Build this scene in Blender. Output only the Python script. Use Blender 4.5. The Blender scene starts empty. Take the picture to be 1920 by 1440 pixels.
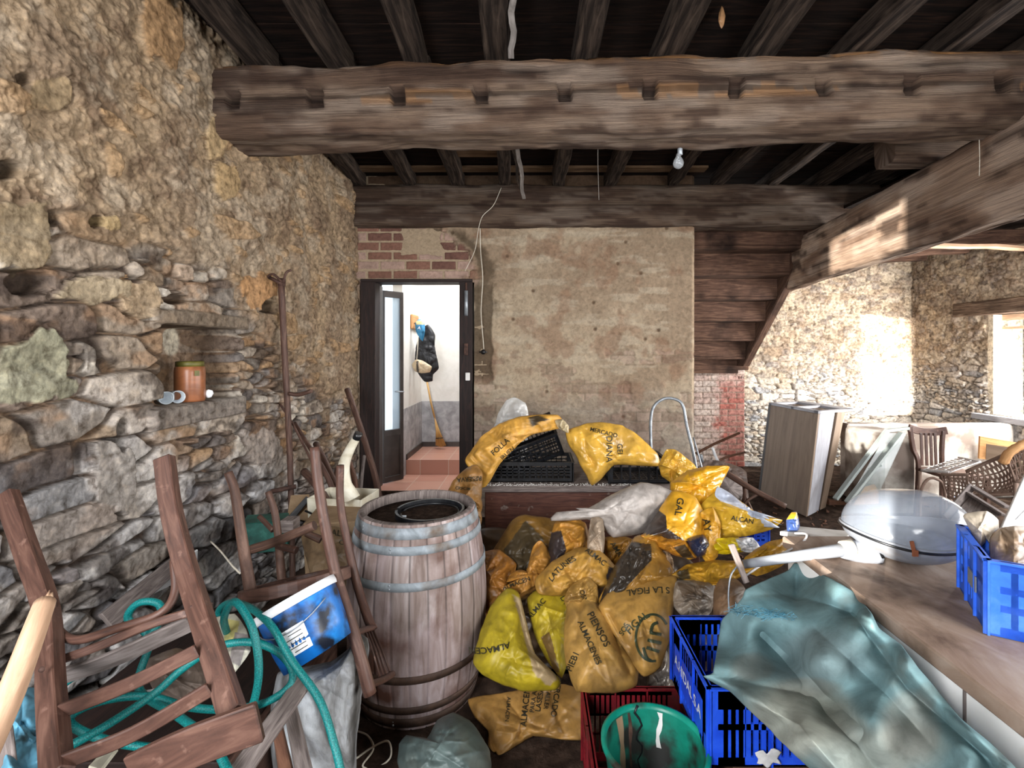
import bpy, bmesh, math, random
import numpy as np
from mathutils import Vector, Matrix

SC = bpy.context.scene
COL = SC.collection
F, CU, CV, EYE = 900.0, 1000.0, 660.0, 1.7      # focal length in pixels, principal point, eye height

# ---------------------------------------------------------------- camera
cam_d = bpy.data.cameras.new('camera')
cam_d.sensor_fit = 'HORIZONTAL'; cam_d.sensor_width = 36.0
cam_d.lens = F / 1920 * 36.0
cam_d.shift_x = -40 / 1920; cam_d.shift_y = -60 / 1920
cam_d.clip_start = 0.05
cam = bpy.data.objects.new('camera', cam_d); COL.objects.link(cam)
cam.location = (0, 0, EYE); cam.rotation_euler = (math.pi / 2, 0, 0)
SC.camera = cam

# ---------------------------------------------------------------- exposure, world, lights
SC.view_settings.view_transform = 'Standard'
SC.view_settings.look = 'None'
SC.view_settings.gamma = 1.0
SC.view_settings.use_curve_mapping = False
SC.view_settings.exposure = 0.32
w = bpy.data.worlds.new('sky'); SC.world = w; w.use_nodes = True
bg = w.node_tree.nodes['Background']
bg.inputs[0].default_value = (0.80, 0.90, 1.0, 1); bg.inputs[1].default_value = 2.2

def area(name, loc, target, sx, sy, power, col=(1, 1, 1)):
    d = bpy.data.lights.new(name, 'AREA'); d.shape = 'RECTANGLE'; d.size = sx; d.size_y = sy
    d.energy = power; d.color = col
    o = bpy.data.objects.new(name, d); COL.objects.link(o); o.location = loc
    o.rotation_euler = (Vector(target) - Vector(loc)).to_track_quat('-Z', 'Y').to_euler()
    return o
sun_d = bpy.data.lights.new('sun', 'SUN'); sun_d.energy = 14.0; sun_d.angle = math.radians(0.6); sun_d.color = (1.0, 0.95, 0.86)
sun = bpy.data.objects.new('sun', sun_d); COL.objects.link(sun)
sun.rotation_euler = Vector((0.626, 0.779, -0.055)).to_track_quat('-Z', 'Y').to_euler()
sun.location = (-4, -6, 4)
# daylight in the openings outside the picture
area('window_light_rear_left', (-1.08, -0.66, 1.9), (0.2, 3, 1.2), 0.8, 1.9, 120, (0.97, 0.98, 1.0))
area('window_light_rear_right', (2.5, -0.66, 1.75), (1.2, 3.5, 1.5), 1.7, 1.5, 125, (1.0, 0.98, 0.95))
area('window_light_right_near', (5.58, 2.2, 1.65), (0, 3.0, 1.2), 2.2, 1.5, 165, (0.98, 0.98, 1.0))
area('window_light_right_far', (5.60, 5.0, 1.55), (3.6, 6.4, 1.3), 0.9, 1.1, 190, (1.0, 0.97, 0.92))
area('hall_fill_light', (-0.9, 5.75, 2.85), (-0.95, 5.8, 0), 0.7, 0.5, 28, (0.98, 0.99, 1.0))  # added lamp out of view, brightens the hallway behind the door

# ---------------------------------------------------------------- helpers
def P(u, v, Y): return Vector(((u - CU) / F * Y, Y, EYE + (CV - v) / F * Y))
def lin(c):
    r = []
    for x in c[:3]:
        x = x / 255.0
        r.append(x / 12.92 if x <= 0.04045 else ((x + 0.055) / 1.055) ** 2.4)
    return tuple(r)
def lc(c): return lin(c) + (1.0,)
def LN(c): return np.array(lin(c))
R = random.Random(7)

def h2(ix, iy, s):
    ix = ix.astype(np.int64); iy = iy.astype(np.int64)
    h = (ix * 374761393 + iy * 668265263 + s * 1442695041) & 0xFFFFFFFF
    h = ((h ^ (h >> 13)) * 1274126177) & 0xFFFFFFFF
    h = ((h ^ (h >> 16)) * 2246822519) & 0xFFFFFFFF
    return ((h ^ (h >> 15)) & 0xFFFFFF) / float(0x1000000)
def vn(x, y, s=0):
    ix = np.floor(x); iy = np.floor(y); fx = x - ix; fy = y - iy
    fx = fx * fx * fx * (fx * (fx * 6 - 15) + 10); fy = fy * fy * fy * (fy * (fy * 6 - 15) + 10)
    a = h2(ix, iy, s); b = h2(ix + 1, iy, s); c = h2(ix, iy + 1, s); d = h2(ix + 1, iy + 1, s)
    return (a * (1 - fx) + b * fx) * (1 - fy) + (c * (1 - fx) + d * fx) * fy
def fbm(x, y, o=4, s=0, g=0.5):
    t = 0; a = 1; n = 0
    for i in range(o):
        t = t + a * vn(x * 2 ** i + 17.3 * i, y * 2 ** i - 9.1 * i, s + i); n += a; a *= g
    return t / n
def ridge(x, y, o=3, s=0):
    t = 0; a = 1; n = 0
    for i in range(o):
        t = t + a * (1 - np.abs(2 * vn(x * 2 ** i + 5.7 * i, y * 2 ** i + 3.3 * i, s + i) - 1)); n += a; a *= 0.5
    return t / n
def cells(x, y, s=0, jit=0.85, p=3.0):
    ix = np.floor(x); iy = np.floor(y)
    f1 = np.full(x.shape, 9.0); f2 = np.full(x.shape, 9.0); r1 = np.zeros(x.shape); r2 = np.zeros(x.shape); r3 = np.zeros(x.shape)
    for dx in (-1, 0, 1):
        for dy in (-1, 0, 1):
            cx = ix + dx; cy = iy + dy
            px = cx + 0.5 + jit * (h2(cx, cy, s) - 0.5); py = cy + 0.5 + jit * (h2(cx, cy, s + 1) - 0.5)
            d = (np.abs(px - x) ** p + np.abs(py - y) ** p) ** (1 / p)
            near = d < f1
            f2 = np.where(near, f1, np.minimum(f2, d))
            r1 = np.where(near, h2(cx, cy, s + 2), r1); r2 = np.where(near, h2(cx, cy, s + 3), r2); r3 = np.where(near, h2(cx, cy, s + 4), r3)
            f1 = np.where(near, d, f1)
    return f1, f2 - f1, r1, r2, r3
def ss(a, b, x):
    t = np.clip((x - a) / (b - a), 0, 1); return t * t * (3 - 2 * t)
def mixc(c, d, t): return c * (1 - t[..., None]) + d * t[..., None]

def np_mesh(name, verts, quads, cols=None, smooth=True, uvs=None):
    me = bpy.data.meshes.new(name)
    n = len(verts); m = len(quads); k = quads.shape[1]
    me.vertices.add(n); me.vertices.foreach_set('co', verts.astype(np.float32).ravel())
    me.loops.add(m * k); me.loops.foreach_set('vertex_index', quads.astype(np.int32).ravel())
    me.polygons.add(m); me.polygons.foreach_set('loop_start', np.arange(0, m * k, k, dtype=np.int32))
    me.polygons.foreach_set('loop_total', np.full(m, k, dtype=np.int32))
    me.update(calc_edges=True)
    me.polygons.foreach_set('use_smooth', np.full(m, smooth))
    if cols is not None:
        a = me.color_attributes.new('Col', 'FLOAT_COLOR', 'POINT')
        c = np.ones((n, 4), dtype=np.float32); c[:, :3] = cols
        a.data.foreach_set('color', c.ravel())
    if uvs is not None:
        l = me.uv_layers.new(name='UVMap')
        l.data.foreach_set('uv', uvs[quads.ravel()].astype(np.float32).ravel())
    return me
def grid_faces(nr, nc, mask=None, flip=False, wrap=False):
    i, j = np.meshgrid(np.arange(nr - 1), np.arange(nc if wrap else nc - 1), indexing='ij')
    j2 = (j + 1) % nc
    q = np.stack([i * nc + j, i * nc + j2, (i + 1) * nc + j2, (i + 1) * nc + j], -1)
    if flip: q = q[..., ::-1]
    if mask is not None: q = q[mask]
    return q.reshape(-1, 4)

def tag(o, label=None, cat=None, group=None, kind=None):
    if label: o['label'] = label
    if cat: o['category'] = cat
    if group: o['group'] = group
    if kind: o['kind'] = kind
    return o
def thing(name, label, cat, loc=(0, 0, 0), group=None):
    o = bpy.data.objects.new(name, None); COL.objects.link(o); o.empty_display_size = 0.05
    o.location = loc; return tag(o, label, cat, group)
def link(name, me, mat, parent=None):
    me.materials.clear(); me.materials.append(mat)
    o = bpy.data.objects.new(name, me); COL.objects.link(o)
    if parent is not None:
        o.parent = parent
        w_ = Vector(parent.location); q = parent
        while q.parent is not None:
            q = q.parent; w_ = w_ + Vector(q.location)
        o.location = -w_
    return o

class MB:
    "collects shapes (world coordinates) into one mesh, with uv = (along the grain, across) in metres"
    def __init__(s): s.v = []; s.f = []; s.uv = []; s.off = 0.0; s.sm = []
    def quadmesh(s, vs, fs, uvs, smooth):
        b = len(s.v); s.v += vs
        for f, u in zip(fs, uvs): s.f.append([b + i for i in f]); s.uv += u; s.sm.append(smooth)
    def hexa(s, c):
        "8 corners: bottom 4 (ccw) then top 4"
        fs = [(0, 3, 2, 1), (4, 5, 6, 7), (0, 1, 5, 4), (1, 2, 6, 5), (2, 3, 7, 6), (3, 0, 4, 7)]
        c = [Vector(p) for p in c]; uvs = []; s.off += 0.37
        for f in fs:
            a, b, d = c[f[0]], c[f[1]], c[f[3]]
            l1 = (b - a).length; l2 = (d - a).length; o = s.off + 0.13 * len(uvs)
            if l1 >= l2: uvs.append([(o, o), (o + l1, o), (o + l1, o + l2), (o, o + l2)])
            else: uvs.append([(o, o), (o, o + l1), (o + l2, o + l1), (o + l2, o)])
        s.quadmesh(c, fs, uvs, False); return s
    def box(s, x0, x1, y0, y1, z0, z1):
        return s.hexa([(x0, y0, z0), (x1, y0, z0), (x1, y1, z0), (x0, y1, z0), (x0, y0, z1), (x1, y0, z1), (x1, y1, z1), (x0, y1, z1)])
    def obox(s, o, ax, ay, az):
        o, ax, ay, az = map(Vector, (o, ax, ay, az))
        return s.hexa([o, o + ax, o + ax + ay, o + ay, o + az, o + ax + az, o + ax + ay + az, o + ay + az])
    def tube(s, pts, r, n=10, caps=True, flat=None, rough=0.0, up=None):
        "round or rectangular (flat=(w,h)) section swept along pts"
        pts = [Vector(p) for p in pts]; m = len(pts)
        rs = r if isinstance(r, (list, tuple)) else [r] * m
        if len(rs) != m: rs = [rs[0] + (rs[-1] - rs[0]) * i / (m - 1) for i in range(m)]
        t = [(pts[min(i + 1, m - 1)] - pts[max(i - 1, 0)]).normalized() for i in range(m)]
        u0 = Vector(up) if up is not None else (Vector((0, 0, 1)) if abs(t[0].z) < 0.9 else Vector((0, 1, 0)))
        a = (u0 - t[0] * u0.dot(t[0])).normalized(); rings = []; L = 0; vs = []; s.off += 0.41
        if flat is not None: n = 4
        ls = []
        for i in range(m):
            if i: L += (pts[i] - pts[i - 1]).length
            ls.append(L)
            if i: a = (a - t[i] * a.dot(t[i])).normalized()
            b = t[i].cross(a)
            for k in range(n):
                if flat is not None:
                    w_, h_ = flat; sc = rs[i]
                    q = [(-1, -1), (1, -1), (1, 1), (-1, 1)][k]
                    vs.append(pts[i] + b * (q[0] * w_ * sc / 2) + a * (q[1] * h_ * sc / 2))
                else:
                    g = 2 * math.pi * k / n; rr = rs[i] * (1 + (rough * (R.random() - 0.5) if rough else 0))
                    vs.append(pts[i] + (b * math.cos(g) + a * math.sin(g)) * rr)
        fs = []; uvs = []; per = 2 * math.pi * rs[0] if flat is None else 2 * (flat[0] + flat[1])
        for i in range(m - 1):
            for k in range(n):
                k2 = (k + 1) % n
                fs.append((i * n + k, i * n + k2, (i + 1) * n + k2, (i + 1) * n + k))
                v0 = s.off + per * k / n; v1 = s.off + per * (k + 1) / n; o = s.off
                uvs.append([(o + ls[i], v0), (o + ls[i], v1), (o + ls[i + 1], v1), (o + ls[i + 1], v0)])
        s.quadmesh(vs, fs, uvs, flat is None)
        if caps:
            b0 = len(s.v) - len(vs)
            s.f.append([b0 + k for k in range(n)][::-1]); s.uv += [(s.off, s.off)] * n; s.sm.append(False)
            s.f.append([b0 + (m - 1) * n + k for k in range(n)]); s.uv += [(s.off, s.off)] * n; s.sm.append(False)
        return s
    def bar(s, a, b, w_, h_, up=None, segs=1):
        a = Vector(a); b = Vector(b)
        return s.tube([a.lerp(b, i / segs) for i in range(segs + 1)], 1.0, flat=(w_, h_), up=up)
    def lathe(s, prof, c, axis=(0, 0, 1), n=32, close=False):
        axis = Vector(axis).normalized(); q = Vector((0, 0, 1)).rotation_difference(axis); c = Vector(c)
        vs = []; fs = []; uvs = []; s.off += 0.3
        for (r, z) in prof:
            for k in range(n):
                g = 2 * math.pi * k / n
                vs.append(c + q @ Vector((r * math.cos(g), r * math.sin(g), z)))
        L = 0
        for i in range(len(prof) - 1):
            d = math.hypot(prof[i + 1][0] - prof[i][0], prof[i + 1][1] - prof[i][1])
            for k in range(n):
                k2 = (k + 1) % n; fs.append((i * n + k, i * n + k2, (i + 1) * n + k2, (i + 1) * n + k))
                rr = max(prof[i][0], prof[i + 1][0]); v0 = s.off + 2 * math.pi * rr * k / n; v1 = s.off + 2 * math.pi * rr * (k + 1) / n
                uvs.append([(s.off + L, v0), (s.off + L, v1), (s.off + L + d, v1), (s.off + L + d, v0)])
            L += d
        s.quadmesh(vs, fs, uvs, True)
        return s
    def build(s, name, mat, parent=None, bevel=0.0, fix=True):
        me = bpy.data.meshes.new(name); me.from_pydata([tuple(p) for p in s.v], [], s.f)
        l = me.uv_layers.new(name='UVMap'); l.data.foreach_set('uv', [x for p in s.uv for x in p])
        me.polygons.foreach_set('use_smooth', s.sm)
        if fix:
            bm = bmesh.new(); bm.from_mesh(me)
            if bevel > 0:
                es = [e for e in bm.edges if len(e.link_faces) == 2 and e.calc_face_angle(0) > 0.9]
                bmesh.ops.bevel(bm, geom=es, offset=bevel, segments=1, affect='EDGES', profile=0.6, clamp_overlap=True)
            bmesh.ops.recalc_face_normals(bm, faces=bm.faces); bm.to_mesh(me); bm.free()
        me.update()
        return link(name, me, mat, parent)

def cr(pts, n=8):
    "Catmull-Rom through the points (any dimension)"
    p = [np.array(q, float) for q in pts]; p = [2 * p[0] - p[1]] + p + [2 * p[-1] - p[-2]]; out = []
    for i in range(1, len(p) - 2):
        for k in range(n):
            t = k / n
            out.append(0.5 * ((2 * p[i]) + (-p[i - 1] + p[i + 1]) * t + (2 * p[i - 1] - 5 * p[i] + 4 * p[i + 1] - p[i + 2]) * t * t + (-p[i - 1] + 3 * p[i] - 3 * p[i + 1] + p[i + 2]) * t ** 3))
    out.append(p[-2]); return out
def PP(*pts): return [P(*q) for q in pts]
def PC(*pts, n=8): return [P(*q) for q in cr(pts, n)]

# ---------------------------------------------------------------- materials
def nt(name):
    m = bpy.data.materials.new(name); m.use_nodes = True
    t = m.node_tree; return m, t, t.nodes['Principled BSDF']
def ramp(t, cols, pos=None):
    n = t.nodes.new('ShaderNodeValToRGB'); e = n.color_ramp.elements
    k = len(cols)
    for i, c in enumerate(cols):
        p = pos[i] if pos else i / (k - 1)
        if i == 0: x = e[0]
        elif i == k - 1: x = e[-1]
        else: x = e.new(p)
        x.position = p; x.color = c if len(c) == 4 else lc(c)
    return n
def surf(name, cols, pos=None, scale=8, stretch=(1, 1, 1), coord='Object', rough=0.8, bump=0.3, bscale=None, bdist=0.004,
         metal=0.0, stain=None, stain_scale=2.0, stain_at=(0.5, 0.62), detail=8, dist=0.6, trans=0.0, alpha=None, spec=0.4, mul=False, coat=0):
    "procedural surface: stretched noise -> colour ramp, stains of a second colour, bump. mul=True multiplies the Col attribute"
    m, t, b = nt(name); N = t.nodes; Lk = t.links.new
    tc = N.new('ShaderNodeTexCoord'); mp = N.new('ShaderNodeMapping'); mp.inputs['Scale'].default_value = stretch
    Lk(tc.outputs[coord], mp.inputs[0])
    no = N.new('ShaderNodeTexNoise'); no.inputs['Scale'].default_value = scale; no.inputs['Detail'].default_value = detail
    no.inputs['Roughness'].default_value = 0.62; no.inputs['Distortion'].default_value = dist
    Lk(mp.outputs[0], no.inputs['Vector'])
    rp = ramp(t, cols, pos or [0.3 + 0.4 * i / (len(cols) - 1) for i in range(len(cols))]); Lk(no.outputs[0], rp.inputs[0])
    out = rp.outputs[0]
    if stain is not None:
        n2 = N.new('ShaderNodeTexNoise'); n2.inputs['Scale'].default_value = stain_scale; n2.inputs['Detail'].default_value = 6
        Lk(tc.outputs['Object'], n2.inputs['Vector'])
        r2 = ramp(t, [(0, 0, 0, 1), (1, 1, 1, 1)], list(stain_at)); Lk(n2.outputs[0], r2.inputs[0])
        mx = N.new('ShaderNodeMix'); mx.data_type = 'RGBA'; Lk(r2.outputs[0], mx.inputs[0]); Lk(out, mx.inputs[6]); mx.inputs[7].default_value = lc(stain)
        out = mx.outputs[2]
    if mul:
        at = N.new('ShaderNodeAttribute'); at.attribute_name = 'Col'
        mm = N.new('ShaderNodeMix'); mm.data_type = 'RGBA'; mm.blend_type = 'MULTIPLY'; mm.inputs[0].default_value = 1
        sc_ = N.new('ShaderNodeVectorMath'); sc_.operation = 'SCALE'; sc_.inputs['Scale'].default_value = 2.0
        Lk(out, sc_.inputs[0]); Lk(at.outputs['Color'], mm.inputs[6]); Lk(sc_.outputs[0], mm.inputs[7]); mm.clamp_result = False
        out = mm.outputs[2]
    Lk(out, b.inputs['Base Color'])
    b.inputs['Roughness'].default_value = rough; b.inputs['Metallic'].default_value = metal
    b.inputs['Specular IOR Level'].default_value = spec
    if coat: b.inputs['Coat Weight'].default_value = coat; b.inputs['Coat Roughness'].default_value = 0.25
    if trans: b.inputs['Transmission Weight'].default_value = trans
    if alpha is not None: b.inputs['Alpha'].default_value = alpha
    if bump:
        n3 = N.new('ShaderNodeTexNoise'); n3.inputs['Scale'].default_value = bscale or scale * 2.5; n3.inputs['Detail'].default_value = 6; n3.inputs['Roughness'].default_value = 0.65
        Lk(mp.outputs[0], n3.inputs['Vector'])
        bp = N.new('ShaderNodeBump'); bp.inputs['Strength'].default_value = bump; bp.inputs['Distance'].default_value = bdist
        Lk(n3.outputs[0], bp.inputs['Height']); Lk(bp.outputs[0], b.inputs['Normal'])
    return m
def wood(name, cols, rough=0.7, bump=0.5, scale=5, along=0.12, stain=None, sat=(0.5, 0.62), ss_=3.0, bdist=0.004, spec=0.35, dist=1.2):
    return surf(name, cols, scale=scale, stretch=(along * 8, 9, 1), coord='UV', rough=rough, bump=bump, bdist=bdist, stain=stain, stain_at=sat, stain_scale=ss_, spec=spec, dist=dist)

M = {}
G3 = [(112, 112, 112), (188, 188, 188), (225, 225, 225)]
M['stone'] = surf('rubble stone', [(118, 112, 106), (184, 184, 184), (224, 222, 218)], scale=26, rough=0.95, bump=0.7, bscale=60, bdist=0.005, mul=True, spec=0.1, dist=0.3)
M['plaster'] = surf('old plaster', [(150, 148, 146), (172, 172, 172), (188, 186, 184)], scale=30, rough=0.95, bump=0.5, bscale=90, bdist=0.003, mul=True, spec=0.15)
M['cloth'] = surf('woven plastic cloth', [(150, 150, 150), (188, 188, 188), (212, 212, 212)], scale=14, rough=0.5, bump=0.25, bscale=160, bdist=0.002, mul=True, spec=0.5)
M['glossy'] = surf('glossy plastic film', [(165, 165, 165), (188, 188, 188), (205, 205, 205)], scale=12, rough=0.27, bump=0.25, bscale=45, bdist=0.004, mul=True, spec=0.6)
M['beam'] = wood('aged beam wood', [(46, 35, 29), (92, 73, 60), (132, 110, 92), (160, 142, 124)], rough=0.9, bump=1.0, scale=3.4, along=0.08, stain=(42, 29, 22), sat=(0.47, 0.72), ss_=2.2, bdist=0.012, spec=0.2)
M['beam_attr'] = surf('aged beam wood coloured', [(136, 132, 130), (184, 184, 184), (214, 212, 208)], coord='UV', stretch=(0.5, 17, 1), scale=5, rough=0.92, bump=1.0, bscale=12, bdist=0.014, mul=True, spec=0.2, dist=0.4)
M['joist'] = wood('dark joist wood', [(20, 15, 13), (36, 29, 25), (62, 52, 45), (86, 74, 65)], rough=0.92, bump=0.9, scale=3, along=0.1, bdist=0.008, spec=0.15)
M['plank'] = wood('dark ceiling board', [(10, 8, 7), (24, 17, 14), (44, 30, 23)], rough=0.95, bump=0.6, scale=3, along=0.1, spec=0.1)
M['plank_light'] = wood('newer ceiling board', [(60, 45, 34), (96, 76, 58), (120, 98, 76)], rough=0.9, bump=0.5, scale=3, spec=0.1)
M['whitebody'] = surf('white counter paint', [(226, 224, 220), (236, 234, 231), (240, 239, 237)], scale=5, rough=0.6, bump=0.15, stain=(190, 176, 156), stain_at=(0.66, 0.85), stain_scale=5)
M['framegrey'] = wood('old greenish grey paint', [(110, 116, 114), (138, 146, 144), (160, 168, 166)], rough=0.7, bump=0.3)
M['lath'] = wood('pale grey lath', [(90, 84, 80), (126, 120, 116), (156, 150, 146)], rough=0.85, bump=0.5)
M['stair'] = wood('dark stair wood', [(46, 32, 26), (82, 60, 49), (112, 86, 70)], rough=0.9, bump=0.8, scale=3.5, along=0.1, bdist=0.006, spec=0.2, stain=(38, 26, 21), sat=(0.5, 0.7))
M['jamb'] = wood('dark door wood', [(16, 9, 8), (32, 19, 16), (48, 30, 25)], rough=0.7, bump=0.4)
M['chair'] = wood('red brown chair wood', [(50, 33, 27), (78, 53, 44), (106, 78, 66)], rough=0.5, bump=0.25, scale=4, bdist=0.002, stain=(150, 118, 104), sat=(0.62, 0.9), ss_=30)
M['chair_old'] = wood('worn chair wood', [(56, 38, 31), (86, 62, 51), (118, 92, 79)], rough=0.62, bump=0.3, scale=4, bdist=0.002, stain=(58, 38, 30), sat=(0.55, 0.75), ss_=9)
M['stick_dark'] = wood('dark tool handle', [(42, 27, 22), (76, 53, 44), (104, 80, 68)], rough=0.65, bump=0.3, bdist=0.002)
M['stick_pale'] = wood('pale broken wood', [(156, 122, 96), (186, 152, 124), (206, 180, 152)], rough=0.7, bump=0.4, bdist=0.002, scale=3)
M['board_grey'] = wood('grey weathered board', [(70, 62, 60), (108, 98, 94), (140, 130, 126)], rough=0.85, bump=0.5, bdist=0.003)
M['board_brown'] = wood('brown board', [(60, 38, 28), (94, 62, 46), (118, 84, 64)], rough=0.7, bump=0.3, bdist=0.002)
M['chest'] = wood('stained chest wood', [(54, 31, 25), (84, 51, 41), (104, 68, 55)], rough=0.55, bump=0.3, bdist=0.002, stain=(150, 140, 132), sat=(0.66, 0.8), ss_=16)
M['barrel'] = surf('barrel oak', [(108, 92, 84), (132, 116, 110), (150, 136, 132), (168, 158, 156)], coord='UV', stretch=(0.8, 5, 1), scale=4, rough=0.75, bump=0.4, bdist=0.003, stain=(78, 50, 38), stain_at=(0.48, 0.68), stain_scale=4.5, mul=True)
M['hoop'] = surf('galvanised hoop', [(104, 110, 114), (134, 142, 148), (156, 166, 172)], scale=12, rough=0.75, metal=0.1, bump=0.2, stain=(92, 76, 62), stain_at=(0.52, 0.7), stain_scale=6)
M['hoop_rust'] = surf('rusted hoop', [(44, 32, 26), (70, 52, 42), (92, 72, 60)], scale=12, rough=0.7, metal=0.2, bump=0.2)
M['dirt'] = surf('dark dirt', [(24, 17, 13), (46, 34, 27), (70, 56, 46)], scale=30, rough=0.95, bump=1.0, bscale=50, bdist=0.01, spec=0.1)
M['floor'] = surf('earth floor', [(26, 19, 15), (50, 38, 31), (78, 62, 52)], scale=9, rough=0.95, bump=1.0, bscale=40, bdist=0.012, spec=0.1, stain=(104, 88, 76), stain_at=(0.58, 0.75), stain_scale=3)
M['black'] = surf('black plastic', [(10, 11, 13), (20, 21, 24), (34, 36, 42)], scale=20, rough=0.35, bump=0.1, spec=0.5)
M['blue'] = surf('blue crate plastic', [(14, 50, 164), (24, 72, 206), (44, 96, 224)], scale=6, rough=0.42, bump=0.15, bdist=0.002, stain=(70, 84, 120), stain_at=(0.62, 0.85), stain_scale=10)
M['blue_pale'] = surf('faded blue crate plastic', [(30, 78, 190), (46, 104, 222), (84, 134, 236)], scale=6, rough=0.45, bump=0.15, bdist=0.002, stain=(120, 130, 160), stain_at=(0.62, 0.85), stain_scale=10)
M['red'] = surf('red crate plastic', [(74, 10, 18), (116, 20, 30), (140, 34, 42)], scale=6, rough=0.5, bump=0.15, stain=(60, 34, 32), stain_at=(0.5, 0.7), stain_scale=9)
M['tealb'] = surf('green bucket plastic', [(0, 98, 82), (8, 128, 108), (30, 150, 128)], scale=5, rough=0.35, bump=0.15, stain=(44, 42, 36), stain_at=(0.56, 0.68), stain_scale=7)
M['pailblue'] = surf('blue paint pail', [(12, 76, 146), (18, 104, 184), (46, 138, 210)], scale=4, rough=0.35, bump=0.1, stain=(22, 28, 40), stain_at=(0.46, 0.60), stain_scale=11)
M['hose'] = surf('braided green hose', [(0, 74, 76), (6, 108, 108), (30, 150, 144)], coord='UV', stretch=(110, 60, 1), scale=3.5, rough=0.4, bump=0.5, bscale=4, bdist=0.002, dist=0.0, detail=2)
M['concrete'] = surf('stained white plaster', [(120, 112, 104), (168, 162, 154), (204, 200, 194)], scale=3, rough=0.9, bump=0.4, stain=(98, 86, 78), stain_at=(0.45, 0.62), stain_scale=2.2)
M['tarp'] = surf('woven tarp cloth', [(160, 160, 160), (188, 188, 188), (206, 206, 206)], scale=10, rough=0.85, bump=0.35, bscale=120, bdist=0.003, mul=True, spec=0.2)
M['white'] = surf('dirty white paint', [(190, 188, 184), (214, 212, 208), (232, 230, 228)], scale=6, rough=0.6, bump=0.25, stain=(150, 138, 124), stain_at=(0.58, 0.78), stain_scale=4)
M['hallwall'] = surf('white hall plaster', [(216, 214, 208), (226, 224, 218), (232, 230, 226)], scale=8, rough=0.9, bump=0.25, bscale=40)
M['dado'] = surf('grey cement dado', [(128, 128, 130), (160, 160, 162), (190, 190, 192)], scale=7, rough=0.9, bump=0.4, bscale=40)
M['paper'] = surf('white paper', [(196, 198, 202), (218, 220, 224), (232, 234, 236)], scale=8, rough=0.8, bump=0.1)
M['card'] = surf('brown cardboard', [(118, 96, 72), (146, 122, 94), (160, 138, 110)], scale=7, rough=0.9, bump=0.2)
M['cream'] = surf('cream plastic', [(176, 168, 146), (206, 200, 180), (224, 220, 206)], scale=6, rough=0.5, bump=0.1, stain=(140, 120, 80), stain_at=(0.6, 0.75), stain_scale=6)
M['ink'] = surf('dark printed ink', [(30, 30, 22), (44, 42, 30), (62, 58, 40)], scale=20, rough=0.5, bump=0)
M['inkgreen'] = surf('dark green printed ink', [(34, 42, 28), (50, 58, 38), (66, 72, 46)], scale=20, rough=0.5, bump=0)
M['inkwhite'] = surf('white printed ink', [(196, 204, 222), (214, 220, 232), (226, 230, 240)], scale=20, rough=0.5, bump=0)
M['metalgrey'] = surf('dull grey metal', [(120, 124, 130), (150, 156, 162), (180, 186, 192)], scale=10, rough=0.45, metal=0.5, bump=0.15)
M['alu'] = surf('lamp housing metal', [(118, 122, 130), (146, 150, 158), (170, 175, 182)], scale=5, rough=0.5, metal=0.15, bump=0.1, stain=(130, 120, 110), stain_at=(0.62, 0.8), stain_scale=7)
M['ironrust'] = surf('rusty iron', [(40, 26, 22), (72, 50, 42), (98, 72, 60)], scale=18, rough=0.75, metal=0.2, bump=0.4, bdist=0.002)
M['rust'] = surf('orange rust', [(96, 52, 30), (130, 74, 44)], scale=18, rough=0.85, bump=0.4)
M['terracotta'] = surf('brown earthenware', [(104, 62, 40), (140, 86, 54), (156, 104, 68)], scale=6, rough=0.35, bump=0.1, stain=(96, 60, 40), stain_at=(0.55, 0.75), stain_scale=12)
M['olive'] = surf('olive label', [(70, 66, 24), (96, 90, 34)], scale=20, rough=0.5, bump=0)
M['doormetal'] = surf('brown grey door metal', [(48, 42, 40), (62, 56, 53), (74, 68, 64)], scale=5, rough=0.45, bump=0.05)
M['cabinet'] = wood('brown cabinet veneer', [(108, 90, 76), (124, 106, 90), (136, 118, 102)], rough=0.55, bump=0.1, scale=1.5, bdist=0.001)
M['cabgrey'] = wood('grey cabinet edge', [(134, 132, 136), (154, 154, 160), (170, 170, 178)], rough=0.6, bump=0.2, scale=3)
M['stump'] = surf('grey weathered block', [(62, 60, 58), (124, 124, 124), (172, 176, 180), (208, 214, 220)], coord='Object', stretch=(1, 1, 0.35), scale=7, rough=0.85, bump=0.8, bscale=22, bdist=0.008, stain=(54, 52, 48), stain_at=(0.5, 0.66), stain_scale=5)
M['tarpblue'] = surf('light blue tarpaulin', [(60, 118, 140), (96, 164, 190), (160, 208, 226)], scale=9, rough=0.5, bump=0.6, bdist=0.01)
M['coat'] = surf('black coat cloth', [(22, 23, 27), (34, 35, 40), (46, 48, 54)], scale=14, rough=0.85, bump=0.3)
M['capblue'] = surf('blue cap cloth', [(30, 110, 160), (44, 132, 180)], scale=14, rough=0.8, bump=0.2)
M['bamboo'] = wood('bamboo', [(150, 104, 52), (190, 146, 84), (212, 174, 112)], rough=0.5, bump=0.2, bdist=0.001)
M['straw'] = wood('straw', [(160, 112, 70), (196, 152, 104)], rough=0.8, bump=0.2)
M['wiregrey'] = surf('thin grey wire', [(110, 104, 98), (136, 130, 122)], scale=30, rough=0.8, bump=0)
M['tealin'] = surf('dirty shaded bucket inside', [(0, 84, 70), (8, 118, 98), (24, 136, 114)], scale=5, rough=0.45, bump=0.15, stain=(30, 30, 26), stain_at=(0.42, 0.60), stain_scale=9)  # dirt plus the inner shade of the bucket, both in the darker colour
M['ropewhite'] = surf('cream cord', [(180, 172, 156), (206, 198, 184)], scale=30, rough=0.8, bump=0.3)
M['rod'] = surf('pale rod', [(170, 166, 164), (200, 196, 196)], scale=30, rough=0.6, bump=0.1)
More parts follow.
